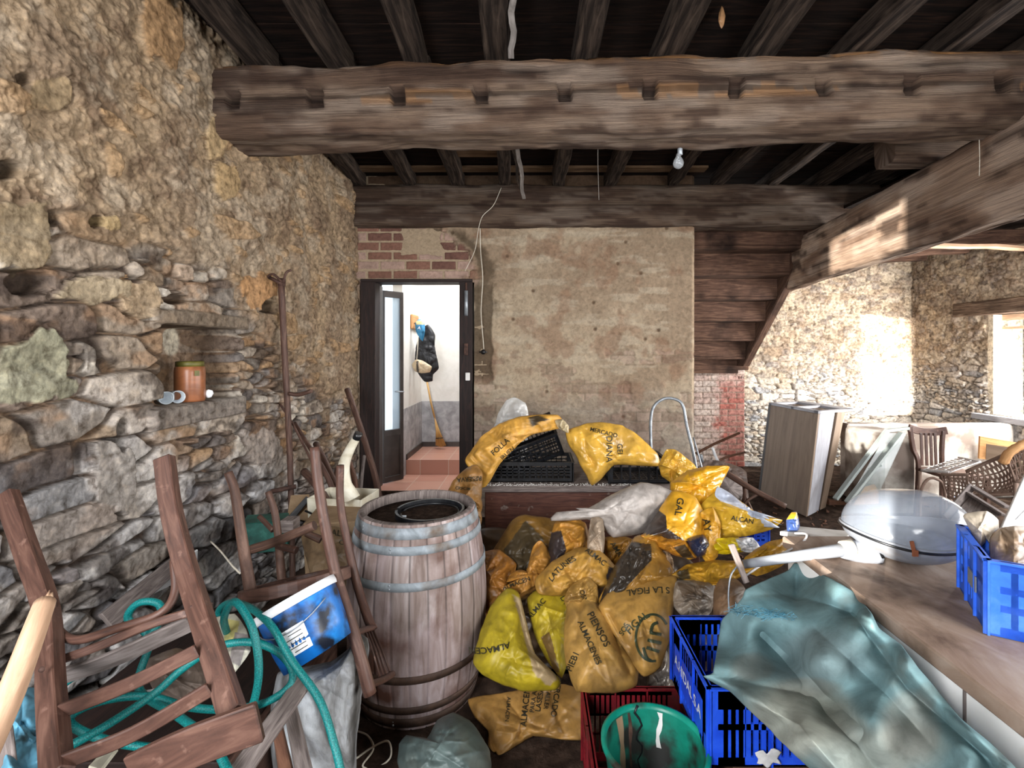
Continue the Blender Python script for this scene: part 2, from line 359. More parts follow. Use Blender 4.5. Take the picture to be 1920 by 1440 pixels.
M['wicker'] = wood('wicker', [(86, 66, 56), (124, 102, 90), (150, 130, 116)], rough=0.8, bump=0.3)
M['greencrate'] = surf('dark green plastic', [(8, 44, 38), (14, 66, 58), (40, 96, 84)], scale=14, rough=0.5, bump=0.1)
def glass(name, col=(1, 1, 1, 1), rough=0.02, ior=1.45, tr=1.0):
    m, t, b = nt(name); b.inputs['Base Color'].default_value = col; b.inputs['Roughness'].default_value = rough
    b.inputs['Transmission Weight'].default_value = tr; b.inputs['IOR'].default_value = ior; return m
def film(name, col, alpha, rough=0.25, spec=0.6):
    "thin see-through sheet: clear glass-like gloss over partial opacity"
    m, t, b = nt(name); b.inputs['Base Color'].default_value = lc(col); b.inputs['Alpha'].default_value = alpha
    b.inputs['Roughness'].default_value = rough; b.inputs['Specular IOR Level'].default_value = spec; return m
M['bulbglass'] = film('bulb glass', (220, 225, 230), 0.22, 0.05, 1.0)
M['pane'] = film('door pane', (205, 225, 238), 0.45, 0.2)
M['lens'] = film('dusty clear lamp cover', (152, 160, 172), 0.45, 0.14, 0.9)
M['tumbler'] = film('drinking glass', (196, 206, 214), 0.7, 0.1, 0.9)
M['polybag'] = film('clear plastic bag', (206, 206, 204), 0.5, 0.25, 0.8)
M['glasspane'] = film('old window glass', (190, 206, 206), 0.16, 0.2, 0.8)
# terracotta floor tiles
m, t, b = nt('terracotta tiles'); N = t.nodes
tc = N.new('ShaderNodeTexCoord'); br = N.new('ShaderNodeTexBrick'); br.offset = 0
for k_, v_ in (('Scale', 1.0), ('Mortar Size', 0.006), ('Brick Width', 0.33), ('Row Height', 0.33)): br.inputs[k_].default_value = v_
br.inputs['Color1'].default_value = lc((190, 138, 120)); br.inputs['Color2'].default_value = lc((202, 152, 132)); br.inputs['Mortar'].default_value = lc((204, 176, 160))
t.links.new(tc.outputs['Object'], br.inputs['Vector']); t.links.new(br.outputs[0], b.inputs['Base Color']); b.inputs['Roughness'].default_value = 0.35
M['tile'] = m
# ================================================================ THE SETTING
YB, XL, XR = 4.95, -1.815, 5.65
CEIL = 3.52
def pxuv(X, Y, Z): return CU + F * X / np.maximum(Y, 0.3), CV - F * (Z - EYE) / np.maximum(Y, 0.3)

PAL = np.array([LN(c) for c in [(128, 118, 108), (150, 134, 116), (112, 96, 84), (164, 150, 134), (140, 120, 98), (100, 92, 88), (176, 166, 152), (156, 124, 88)]])
PALG = np.array([LN(c) for c in [(128, 126, 126), (150, 146, 144), (110, 108, 110), (172, 168, 166), (142, 132, 124), (190, 188, 188), (120, 116, 118), (158, 148, 138)]])
def pick(pal, r): return pal[np.minimum((r * len(pal)).astype(int), len(pal) - 1)]
def stones(s, z, seed, sx=0.30, sz=0.115):
    wx = s + 0.06 * (fbm(s * 3, z * 3, 3, seed) - 0.5); wz = z + 0.09 * (fbm(s * 2, z * 4, 3, seed + 5) - 0.5) + 0.05 * (s * 0.2)
    f1, e, a, b, c = cells(wx / sx, wz / sz, seed, 0.8, 3.0)
    f1b, e2, a2, b2, c2 = cells(wx / (sx * 0.42), wz / (sz * 0.5), seed + 40, 0.9, 2.6)
    small = ss(0.50, 0.56, vn(s * 2.2, z * 3.6, seed + 9)) > 0.5
    E = np.where(small, e2 * 0.7, e); A = np.where(small, a2, a); B = np.where(small, b2, b); C = np.where(small, c2, c)
    return E, A, B, C

# ---- left wall
def left_wall():
    us = np.arange(-260, 673, 2.0)
    Y = (CU - XL * 0 - us); Y = 1.815 * F / (CU - us)
    Y = np.concatenate([np.arange(-0.7, Y[0] - 0.02, 0.03), Y]); Y[-1] = YB + 0.03
    Z = np.arange(-0.02, 3.56, 0.006)
    S, T = np.meshgrid(Y, Z)
    u, v = pxuv(np.full(S.shape, XL), S, T)
    E, A, B, C = stones(S, T, 11, 0.34, 0.125)
    big = fbm(S * 1.3, T * 1.3, 4, 3)
    # earth render covers the upper part and comes lower towards the door
    line = 395 + 0.30 * u + np.clip(u - 430, 0, 400) * 0.9
    ren = ss(-60, 60, line - v + 240 * (fbm(S * 2.6, T * 3.4, 4, 21) - 0.5))
    expo = (B > 0.83) & (E > 0.1)
    n1 = fbm(S * 9, T * 9, 5, 31, 0.6); n2 = fbm(S * 34, T * 34, 3, 41, 0.6); n3 = fbm(S * 3.2, T * 3.2, 4, 51)
    hs = 0.045 * ss(0.0, 0.16, E) + 0.03 * (A - 0.5) + 0.022 * (n1 - 0.5) + 0.006 * (n2 - 0.5) + 0.02 * np.where(E > 0.05, (vn(S * 4 + A * 9, T * 4, 8) - 0.5), 0)
    hm = 0.05 + 0.07 * (n3 - 0.5) + 0.05 * (n1 - 0.5) + 0.022 * (n2 - 0.5) + np.where(expo, 0.02 * ss(0.1, 0.16, E), 0)
    h = hs * (1 - ren) + hm * ren
    lowz = ss(760, 1000, v + 60 * (big - 0.5)) 
    cs = mixc(pick(PAL, C), pick(PALG, C), ss(0.2, 0.8, lowz + 0.3 * (big - 0.5)))
    cs = cs * (0.82 + 0.40 * n1 + 0.15 * (A - 0.5))[..., None]
    cs = mixc(cs, np.broadcast_to(LN((200, 194, 188)), cs.shape), 0.7 * ss(0.55, 0.68, fbm(S * 5, T * 6, 4, 71)) * ss(620, 900, v))
    cs = mixc(cs, np.broadcast_to(LN((154, 116, 80)), cs.shape), 0.55 * ss(0.53, 0.66, fbm(S * 6, T * 9, 3, 81)) * (1 - 0.8 * lowz))
    cs = mixc(cs, np.broadcast_to(LN((66, 54, 48)), cs.shape), 0.7 * ss(0.60, 0.70, fbm(S * 4, T * 7, 4, 91)))
    joint = 1 - ss(0.02, 0.10, E)
    jc = mixc(np.broadcast_to(LN((122, 96, 72)), cs.shape), np.broadcast_to(LN((70, 58, 50)), cs.shape), ss(0.4, 0.6, n1 + 0.3 * lowz))
    cs = mixc(cs, jc, joint)
    cm = mixc(np.broadcast_to(LN((158, 134, 104)), cs.shape), np.broadcast_to(LN((136, 114, 90)), cs.shape), ss(0.35, 0.65, n3))
    cm = mixc(cm, np.broadcast_to(LN((170, 152, 128)), cs.shape), 0.7 * ss(0.52, 0.66, fbm(S * 4.5, T * 5, 5, 101, 0.6)))
    cm = mixc(cm, np.broadcast_to(LN((106, 82, 62)), cs.shape), 0.6 * ss(0.57, 0.72, fbm(S * 8, T * 8, 4, 111, 0.65)))
    cm = mixc(cm, np.broadcast_to(LN((168, 132, 88)), cs.shape), np.where(expo, 0.6, 0.0) * ss(0.1, 0.14, E))
    cm = cm * (0.66 + 0.6 * fbm(S * 45, T * 45, 3, 43, 0.6))[..., None]
    col = mixc(cs, cm, ren)
    # ochre and pale stones the photograph shows, and dark holes
    for (cu, cv, ru, rv, c) in [(35, 440, 58, 80, (152, 132, 100)), (90, 172, 44, 34, (160, 136, 100)), (484, 540, 36, 32, (182, 134, 82)), (425, 335, 24, 32, (172, 142, 96)), (405, 262, 18, 36, (176, 148, 104)),
                                (55, 690, 80, 62, (150, 148, 122)), (205, 418, 18, 14, (184, 156, 106)), (270, 560, 40, 34, (164, 140, 108)), (180, 545, 70, 24, (166, 148, 118)), (305, 50, 40, 60, (170, 130, 84)), (215, 890, 40, 60, (150, 142, 134)), (490, 840, 34, 36, (150, 138, 128))]:
        d = ((u - cu) / ru + 0.35 * ((v - cv) / rv) * (h2(np.array([cu]), np.array([cv]), 3)[0] - 0.5) + 1.1 * (n1 - 0.5)) ; e_ = ((v - cv) / rv + 1.2 * (fbm(S * 9 + 4, T * 9, 4, 7) - 0.5))
        q = (np.abs(d) ** 3 + np.abs(e_) ** 3) ** (1 / 3)
        k = ss(1.0, 0.93, q); col = mixc(col, LN(c) * (0.55 + 0.9 * n1)[..., None], k * 0.85)
        h = h * (1 - k) + k * (0.055 + 0.03 * (n1 - 0.5)) - 0.02 * ss(0.12, 0.0, np.abs(q - 1.06)) * (n1 > 0.5)
    for (cu, cv, ru, rv) in [(45, 148, 14, 11), (182, 415, 13, 12), (20, 318, 26, 16), (60, 530, 40, 24), (330, 560, 24, 10), (505, 575, 14, 12), (228, 815, 12, 30), (100, 410, 12, 14)]:
        q = ((u - cu) / ru) ** 2 + ((v - cv) / rv) ** 2
        k = ss(1.4, 0.6, q + 0.5 * (n1 - 0.5)); h = h - 0.09 * k; col = mixc(col, np.broadcast_to(LN((52, 40, 32)), col.shape), 0.8 * k)
    # niche: a recess 0.24 m deep, lintel above, sill stone below
    nz0, nz1 = 1.7 - (752 - 660) / F * 2.62, 1.7 + (660 - 612) / F * 2.62
    ny0, ny1 = 2.36, 2.93
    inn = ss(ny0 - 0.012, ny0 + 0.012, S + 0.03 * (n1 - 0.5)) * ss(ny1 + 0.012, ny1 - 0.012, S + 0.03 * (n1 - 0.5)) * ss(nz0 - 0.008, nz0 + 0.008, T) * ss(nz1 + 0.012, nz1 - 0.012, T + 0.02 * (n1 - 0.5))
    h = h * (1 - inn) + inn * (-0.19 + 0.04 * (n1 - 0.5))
    col = mixc(col, LN((116, 92, 70)) * (0.6 + 0.8 * n1)[..., None], inn * 0.75)  # darker brown render, with the shade of the recess put into the colour
    wp = ss(1.0, 0.5, ((S - 2.72) / 0.07) ** 2 + ((T - 1.76) / 0.09) ** 2 + 0.8 * (n1 - 0.5)) * inn
    col = mixc(col, np.broadcast_to(LN((176, 166, 146)), col.shape), wp)
    for (y0, y1, z0, z1, c, o) in [(2.28, 3.02, nz1, nz1 + 0.075, (128, 112, 94), 0.075), (2.26, 2.98, nz0 - 0.11, nz0 - 0.004, (120, 110, 102), 0.085)]:
        k = ss(y0 - 0.012, y0 + 0.012, S + 0.03 * (n1 - .5)) * ss(y1 + 0.012, y1 - 0.012, S + 0.03 * (n1 - .5)) * ss(z0 - 0.006, z0 + 0.006, T) * ss(z1 + 0.006, z1 - 0.006, T + 0.02 * (n1 - .5)) 
        h = h * (1 - k) + k * (o + 0.012 * (n1 - .5)); col = mixc(col, LN(c) * (0.6 + 0.8 * n1)[..., None], k * 0.9)
    g_ = col.mean(-1, keepdims=True); col = (col * 0.85 + g_ * 0.15) * 0.80
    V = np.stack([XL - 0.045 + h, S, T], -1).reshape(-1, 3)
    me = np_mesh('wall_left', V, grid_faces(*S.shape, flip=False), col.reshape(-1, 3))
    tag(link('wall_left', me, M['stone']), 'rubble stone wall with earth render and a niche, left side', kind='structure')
left_wall()

def wall_grid(name, axis, fixed, a0, a1, z0, z1, da, fn, mat, holes=(), flip=False):
    A_ = np.arange(a0, a1 + da * 0.5, da); Z_ = np.arange(z0, z1 + da * 0.5, da)
    for (h0, h1, g0, g1) in holes:      # snap grid lines onto the edges of the openings
        for e in (h0, h1):
            if a0 < e < a1: A_[np.argmin(abs(A_ - e))] = e
        for e in (g0, g1):
            if z0 < e < z1: Z_[np.argmin(abs(Z_ - e))] = e
    S, T = np.meshgrid(A_, Z_); h, col = fn(S, T)
    if axis == 'y': V = np.stack([S, fixed - h, T], -1)
    else: V = np.stack([fixed - h, S, T], -1)
    ca = (A_[:-1] + A_[1:]) / 2; cz = (Z_[:-1] + Z_[1:]) / 2
    mk = np.ones((len(cz), len(ca)), bool)
    for (h0, h1, g0, g1) in holes:
        mk &= ~(((ca > h0) & (ca < h1))[None, :] & ((cz > g0) & (cz < g1))[:, None])
    me = np_mesh(name, V.reshape(-1, 3), grid_faces(*S.shape, mask=mk, flip=flip), col.reshape(-1, 3))
    return tag(link(name, me, mat), kind='structure')

# ---- plastered wall with the door
DX0, DX1, DZ0, DZ1 = -1.79, -0.61, 0.0, 2.42
def back_fn(S, T):
    u, v = pxuv(S, YB, T)
    n1 = fbm(S * 7, T * 7, 5, 131, 0.6); n2 = fbm(S * 26, T * 26, 3, 141, 0.6); n3 = fbm(S * 2, T * 2, 4, 151); n4 = fbm(S * 3.2, T * 12, 4, 161)
    c = mixc(np.broadcast_to(LN((176, 158, 134)), S.shape + (3,)), np.broadcast_to(LN((154, 134, 112)), S.shape + (3,)), ss(0.35, 0.65, n3))
    c = mixc(c, np.broadcast_to(LN((188, 174, 152)), c.shape), 0.5 * ss(0.52, 0.66, n4))
    c = mixc(c, np.broadcast_to(LN((138, 104, 82)), c.shape), 0.5 * ss(0.55, 0.68, fbm(S * 4, T * 4, 4, 171)))
    c = c * (0.84 + 0.32 * n2)[..., None]
    h = 0.02 * (n3 - 0.5) + 0.016 * (n1 - 0.5) + 0.004 * (n2 - 0.5) + 0.008 * n4
    low = ss(700, 830, v + 80 * (n1 - 0.5))
    c = mixc(c, np.broadcast_to(LN((160, 152, 144)), c.shape), 0.5 * low)
    # pits
    f1, e, a, b, cc = cells(S * 9, T * 9, 77, 1.0, 2.0)
    pit = ss(0.20, 0.10, f1) * (a > 0.95); h = h - 0.012 * pit; c = mixc(c, np.broadcast_to(LN((104, 82, 64)), c.shape), pit * 0.8)
    # bricks laid bare above the door and in patches low down
    bx = S / 0.265; row = np.floor(T / 0.098); bx = bx + 0.5 * (row % 2); bi = np.floor(bx)
    fx = bx - bi; fz = T / 0.098 - row
    eb = np.minimum(np.minimum(fx, 1 - fx) * 0.265, np.minimum(fz, 1 - fz) * 0.098) + 0.006 * (n1 - 0.5)
    br = h2(bi, row, 9)
    bc = np.where((br > 0.72)[..., None], LN((176, 148, 134)), np.where((br > 0.4)[..., None], LN((134, 98, 84)), LN((116, 84, 74)))) * (0.7 + 0.6 * n1)[..., None]
    bc = mixc(np.broadcast_to(LN((96, 78, 62)), bc.shape), bc, ss(0.004, 0.010, eb)); bh = -0.03 + 0.014 * ss(0.003, 0.012, eb) + 0.008 * (n1 - .5)
    edge = 812 + 30 * np.sin(v * 0.03) + (v - 428) * 0.75 + 60 * (n1 - 0.5)
    m1 = ss(14, -14, u - edge) * ss(540, 530, v)
    m2 = 0.4 * ss(0.60, 0.65, fbm(S * 3.4, T * 6, 4, 191) + 0.10 * low - 0.03 + 0.10 * ss(940, 905, u))
    mb = np.maximum(m1, m2 * 0.9 * ss(560, 660, v))
    h = h * (1 - mb) + bh * mb; c = mixc(c, bc, mb)
    # dark mortar band round the door and the broken edge of the plaster
    dk = ss(24, 6, np.abs(u - edge - 26 + 20 * (n1 - .5))) * ss(600, 560, v) * ss(424, 440, v)
    dk = np.maximum(dk, ss(1.0, 0.8, np.abs((u - 905) / 20) + 0.5 * (n1 - .5)) * ss(520, 540, v) * ss(725, 700, v))
    dk = np.maximum(dk, ss(1.0, 0.85, np.maximum(np.abs(u - 790) / 40, np.abs(v - 452) / 26) + 0.4 * (n1 - .5)))
    c = mixc(c, np.broadcast_to(LN((92, 78, 62)), c.shape), 0.85 * dk); h = h - 0.012 * dk
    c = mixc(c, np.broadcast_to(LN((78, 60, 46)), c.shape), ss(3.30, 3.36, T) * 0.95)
    c = c * 0.92; rg = ss(0.03, 0.0, 1.665 - S); h = h - 0.03 * rg * (0.5 + n1)
    return h, c
wall_grid('wall_back', 'y', YB, XL - 0.02, 1.665, 0, CEIL, 0.0085, back_fn, M['plaster'], [(DX0, DX1, DZ0, DZ1)])
b = MB(); b.box(DX1, 1.64, YB + 0.02, YB + 0.22, 0, CEIL); b.box(XL - 0.1, DX0, YB + 0.02, YB + 0.22, 0, CEIL); b.box(DX0, DX1, YB + 0.02, YB + 0.22, DZ1, CEIL)
wb = b.build('wall_back_core', M['plaster'])
tag(wb, kind='structure'); wb.name = 'wall_back_end'
ca = wb.data.color_attributes.new('Col', 'FLOAT_COLOR', 'POINT'); ca.data.foreach_set('color', list(LN((165, 146, 122))) + [1.0] if False else [x for _ in wb.data.vertices for x in (*lin((165, 146, 122)), 1.0)])

# ---- far stone wall and brick patch
YF = 7.2
def far_fn(S, T):
    u, v = pxuv(S, YF, T)
    E, A, B, C = stones(S, T, 211, 0.26, 0.085)
    n1 = fbm(S * 8, T * 8, 5, 221, 0.6); n2 = fbm(S * 22, T * 22, 3, 231, 0.6); n3 = fbm(S * 2, T * 2.4, 4, 241)
    ren = ss(-40, 50, 700 - v + 90 * (fbm(S * 3, T * 5, 4, 251) - 0.5)) * 0.75
    hs = 0.05 * ss(0.0, 0.16, E) + 0.02 * (A - .5) + 0.02 * (n1 - .5)
    cs = pick(np.array([LN(c) for c in [(176, 168, 158), (190, 182, 172), (160, 152, 144), (202, 196, 190), (176, 162, 146), (156, 156, 158), (196, 188, 176)]]), C) * (0.7 + 0.6 * n1)[..., None]
    cs = mixc(cs, np.broadcast_to(LN((92, 82, 74)), cs.shape), 1 - ss(0.01, 0.08, E))
    cm = mixc(np.broadcast_to(LN((176, 158, 134)), cs.shape), np.broadcast_to(LN((134, 112, 90)), cs.shape), ss(0.4, 0.62, n1)) * (0.75 + 0.5 * n2)[..., None]
    cm = mixc(cm, np.broadcast_to(LN((92, 74, 58)), cs.shape), 0.8 * ss(0.58, 0.66, fbm(S * 12, T * 14, 3, 261)))
    h = hs * (1 - ren) + (0.045 + 0.05 * (n1 - .5) + 0.012 * (n2 - .5)) * ren; c = mixc(cs, cm, ren)
    # bricks on the left side below the stair
    bx = S / 0.25; row = np.floor(T / 0.085); bx = bx + 0.5 * (row % 2); bi = np.floor(bx); fx = bx - bi; fz = T / 0.085 - row
    eb = np.minimum(np.minimum(fx, 1 - fx) * 0.25, np.minimum(fz, 1 - fz) * 0.085) + 0.006 * (n1 - .5)
    br = h2(bi, row, 19)
    red = ss(2.62, 2.86, S + 0.5 * (n1 - .5)) * ss(1.55, 1.15, T + 0.3 * (n1 - .5))
    bc = mixc(np.broadcast_to(LN((172, 158, 150)), c.shape), np.broadcast_to(LN((136, 84, 76)), c.shape), np.clip(0.85 * red + 0.25 * (br > 0.7), 0, 1)) * (0.75 + 0.5 * n1)[..., None]
    bc = mixc(np.broadcast_to(LN((120, 104, 94)), bc.shape), bc, ss(0.003, 0.010, eb))
    hol = ((np.floor(T / 0.085) % 3) == 0) * ss(3.0, 3.01, S) * ss(3.12, 3.11, S) * (fz > 0.35) * (fz < 0.8) * (np.sin(S * 170) > 0) * ss(1.1, 1.2, T)
    bc = mixc(bc, np.broadcast_to(LN((40, 12, 10)), bc.shape), hol * 1.0)
    mb = ss(3.14, 3.12, S) * ss(1.70, 1.66, T + 0.05 * (n1 - .5))
    c = mixc(c, bc, mb); h = h * (1 - mb) + mb * (0.10 + 0.012 * ss(0.002, 0.01, eb) - 0.03 * hol)
    return h, c
wall_grid('wall_far', 'y', YF, 1.5, XR + 0.03, 0, CEIL, 0.0125, far_fn, M['stone'])
# ---- right wall with windows
def right_fn(S, T):
    h, c = far_fn(S * 1.0 + 7.7, T); 
    n = fbm(S * 7, T * 9, 4, 281)
    ed = 0.02 * (n - .5)
    return 0.06 * (h / 0.06 - 0.5) * 0.8 + ed, c
WX = [(0.9, 3.4, 0.9, 2.4), (4.3, 5.95, 0.93, 2.16)]
wall_grid('wall_right', 'x', XR, -0.72, YF + 0.03, 0, CEIL, 0.0125, right_fn, M['stone'], WX)
b = MB()
def wall_box_x(b, x0, x1, y0, y1, z0, z1, holes):
    ys = sorted({y0, y1, *[h[0] for h in holes], *[h[1] for h in holes]})
    for a, c in zip(ys[:-1], ys[1:]):
        hh = [h for h in holes if h[0] <= a and h[1] >= c]
        if hh: b.box(x0, x1, a, c, z0, hh[0][2]); b.box(x0, x1, a, c, hh[0][3], z1)
        else: b.box(x0, x1, a, c, z0, z1)
wall_box_x(b, XR + 0.05, XR + 0.42, -0.7, YF + 0.4, 0, CEIL, WX)
def flatcol(o, c):
    a = o.data.color_attributes.new('Col', 'FLOAT_COLOR', 'POINT'); k = (*lin(c), 1.0)
    a.data.foreach_set('color', [x for _ in o.data.vertices for x in k]); return o
flatcol(tag(b.build('wall_right_core', M['stone']), kind='structure'), (186, 174, 156)).name = 'wall_right_outer'
b = MB(); b.box(1.45, XR + 0.4, YF + 0.02, YF + 0.4, 0, CEIL)
flatcol(tag(b.build('wall_far_outer', M['stone']), kind='structure'), (150, 136, 120))
b = MB(); b.box(XL - 0.5, XL - 0.36, -0.8, YB + 0.2, 0, CEIL)
flatcol(tag(b.build('wall_left_outer', M['stone']), kind='structure'), (120, 100, 80))
# rear wall (behind the viewer) with the tall opening the sun comes through and a window
b = MB(); zt, zs = 3.13, 1.02
for (x0, x1, z0, z1) in [(XL - 0.4, -1.49, 0, CEIL), (-1.49, -0.67, 0, zs), (-1.49, -0.67, zt, CEIL), (-0.67, 1.6, 0, CEIL), (1.6, 3.4, 0, 0.95), (1.6, 3.4, 2.55, CEIL), (3.4, XR + 0.4, 0, CEIL)]:
    b.box(x0, x1, -0.80, -0.70, z0, z1)
flatcol(tag(b.build('wall_rear', M['plaster']), kind='structure'), (160, 142, 120))
# ---- floor
A_ = np.arange(XL - 0.3, XR + 0.1, 0.03); B_ = np.arange(-0.75, YF + 0.05, 0.03); S, T = np.meshgrid(A_, B_)
Zf = 0.018 * (fbm(S * 3, T * 3, 5, 301) - 0.6) + 0.012 * (fbm(S * 20, T * 20, 3, 311) - 0.6)
tag(link('floor', np_mesh('floor', np.stack([S, T, np.minimum(Zf, 0)], -1).reshape(-1, 3), grid_faces(*S.shape)), M['floor']), kind='structure')
# ---- ceiling boards (run across the picture), each row one strip with a gap
b = MB(); y = -0.7; k = 0
while y < YF:
    wv = 0.19 + 0.05 * R.random(); dz = 0.012 * R.random()
    b.box(XL - 0.35, 6.0, y, min(y + wv - 0.008, YF + 0.2), CEIL + dz, CEIL + 0.03 + dz); y += wv
tag(b.build('ceiling', M['plank']), kind='structure')
b = MB(); b.box(XL - 0.5, 6.1, -0.8, YF + 0.5, CEIL + 0.06, CEIL + 0.12); tag(b.build('ceiling_upper', M['plank']), kind='structure')

# ---- hallway beyond the door
HZ = 0.27
b = MB(); b.box(DX0, 0.9, YB - 0.0, 5.6, HZ - 0.06, HZ); b.box(XL - 1.6, DX0, YB + 0.22, 5.6, HZ - 0.06, HZ); tag(b.build('floor_hall', M['tile']), kind='structure')
b = MB(); b.box(-1.49, 0.9, 5.6, 6.45, HZ - 0.06, HZ + 0.172); tag(b.build('floor_hall_step', M['tile']), kind='structure')
b = MB(); b.box(DX0, DX1, YB - 0.02, YB + 0.0, 0, HZ); tag(b.build('floor_threshold', M['dirt']), kind='structure')
DD = 1.045
b = MB(); b.box(-1.49, 1.0, 6.4, 6.5, DD, 3.0); tag(b.build('wall_hall_back', M['hallwall']), kind='structure')
b = MB(); b.box(-1.49, 1.0, 6.395, 6.5, HZ, DD); tag(b.build('wall_hall_back_dado', M['dado']), kind='structure')
b = MB(); b.box(-1.60, -1.49, 5.46, 6.5, DD, 3.0); tag(b.build('wall_hall_left', M['hallwall']), kind='structure')
b = MB(); b.box(-1.60, -1.485, 5.46, 6.5, HZ, DD); tag(b.build('wall_hall_left_dado', M['dado']), kind='structure')
b = MB(); b.box(0.9, 1.0, YB + 0.22, 6.5, HZ, 3.0); tag(b.build('wall_hall_right', M['hallwall']), kind='structure')
b = MB(); b.box(-1.6, 1.0, YB + 0.1, 6.5, 3.0, 3.06); tag(b.build('ceiling_hall', M['hallwall']), kind='structure')
b = MB(); b.box(-1.485, 0.9, 6.38, 6.395, HZ + 0.172, HZ + 0.235); b.box(-1.485, -1.47, 5.6, 6.395, HZ + 0.172, HZ + 0.235); tag(b.build('baseboard_hall', M['doormetal']), kind='structure')

# ---- door frame and hardware
tr = tag(bpy.data.objects.new('door_frame', None), 'dark wooden door frame in the plastered wall', kind='structure'); COL.objects.link(tr); tr.name = 'trim_1'
b = MB(); xa, xb = P(677, 0, YB).x, P(705, 0, YB).x; b.box(xa, xb, YB - 0.03, YB + 0.2, 0.0, 2.42); b.build('jamb', M['jamb'], tr, bevel=0.004)
b = MB(); xa2, xb2 = P(862, 0, YB).x, P(886, 0, YB).x; b.box(xa2, xb2, YB - 0.03, YB + 0.2, 0.0, 2.42); b.build('jamb', M['jamb'], tr, bevel=0.004)
b = MB(); b.box(xa, xb2, YB - 0.025, YB + 0.2, 2.418, 2.45); b.build('lintel', M['jamb'], tr, bevel=0.003)
b = MB(); b.tube(PP((874, 545, 4.9), (874, 592, 4.9)), 0.018, 10); dc_ = b.build('door_closer', M['metalgrey'], tr)
b = MB(); b.tube(PP((874, 530, 4.9), (874, 545, 4.9)), 0.010, 8); b.build('closer_arm', M['ironrust'], dc_)
b = MB(); p = P(877, 706, 4.905); b.box(p.x - 0.022, p.x + 0.022, 4.885, 4.915, p.z - 0.04, p.z + 0.04); b.build('latch_plate', M['white'], tr, bevel=0.004)
b = MB(); p = P(874, 655, 4.905); b.box(p.x - 0.02, p.x + 0.02, 4.885, 4.915, p.z - 0.06, p.z + 0.06); b.build('lock_plate', M['ironrust'], tr, bevel=0.004)
# glazed leaf, open into the hall
def leaf(A, B_, z0, z1, nm, lab):
    d = thing(nm, lab, 'door', (A.x, A.y, z0)); d['kind'] = 'structure'
    A = Vector((A.x, A.y, 0)); B_ = Vector((B_.x, B_.y, 0)); t_ = (B_ - A).normalized(); n_ = Vector((-t_.y, t_.x, 0)); L_ = (B_ - A).length; fw = 0.045
    b = MB()
    for (s0, s1, za, zb) in [(0, 0.02, z0, z1), (L_ - fw, L_, z0, z1), (0.02, L_ - fw, z1 - 0.07, z1), (0.02, L_ - fw, z0, z0 + 0.06), (0.02, L_ - fw, z0 + 0.50, z0 + 0.57)]:
        b.obox(A + t_ * s0 + Vector((0, 0, za)), t_ * (s1 - s0), n_ * 0.04, Vector((0, 0, zb - za)))
    lf_ = b.build('leaf_frame', M['doormetal'], d, bevel=0.003)
    b = MB(); b.obox(A + t_ * 0.02 + n_ * 0.012 + Vector((0, 0, z0 + 0.06)), t_ * (L_ - fw - 0.02), n_ * 0.012, Vector((0, 0, 0.44))); b.build('lower_panel', M['doormetal'], d)
    b = MB(); b.obox(A + t_ * 0.02 + n_ * 0.016 + Vector((0, 0, z0 + 0.57)), t_ * (L_ - fw - 0.02), n_ * 0.006, Vector((0, 0, z1 - 0.07 - z0 - 0.57))); b.build('glass_pane', M['pane'], d)
    hp = A + t_ * (L_ - 0.02) - n_ * 0.03 + Vector((0, 0, z0 + 0.98))
    b = MB(); b.tube([hp + n_ * 0.03, hp, hp - t_ * 0.11 + Vector((0, 0, 0.01))], 0.008, 8); b.build('door_handle', M['metalgrey'], lf_)
    return d
leaf(P(719, 908, 5.2), P(757, 900, 5.40), HZ + 0.005, 2.37, 'door_1', 'dark metal door leaf with tall glass pane, open into the hallway')
b = MB(); q = P(706, 910, 5.14); b.box(q.x - 0.004, q.x + 0.062, 5.06, 5.16, HZ + 0.002, 2.40)
tag(b.build('trim_2', M['doormetal'], bevel=0.004), 'dark metal post of the hallway door', kind='structure')
# window boards outside the right wall: lintel and frame
b = MB(); b.box(XR - 0.05, XR + 0.3, 4.1, 6.42, 2.16, 2.34); tag(b.build('trim_3', M['beam'], bevel=0.01), 'weathered wooden lintel over the right window', kind='structure')
b = MB(); b.box(XR + 0.16, XR + 0.22, 4.3, 5.95, 2.09, 2.16); b.box(XR + 0.16, XR + 0.22, 4.3, 5.95, 1.98, 2.01); tag(b.build('window_1', M['stick_pale']), 'wooden head of the right window', kind='structure')
# the stone wall seen through the window, sunlight put into its brighter colour
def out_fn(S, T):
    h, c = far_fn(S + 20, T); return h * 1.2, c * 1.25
wall_grid('wall_outside', 'x', 8.2, 3.0, 12.0, -0.5, 3.4, 0.03, out_fn, M['stone'])
b = MB(); b.box(XR + 0.45, 8.2, 2, 13, -0.6, -0.5); tag(b.build('ground_outside', M['dirt']), kind='structure')
b = MB(); b.box(5.56, 5.64, 4.2, 6.1, 0.86, 0.93); tag(b.build('trim_4', M['cabgrey'], bevel=0.005), 'grey window sill board', kind='structure')

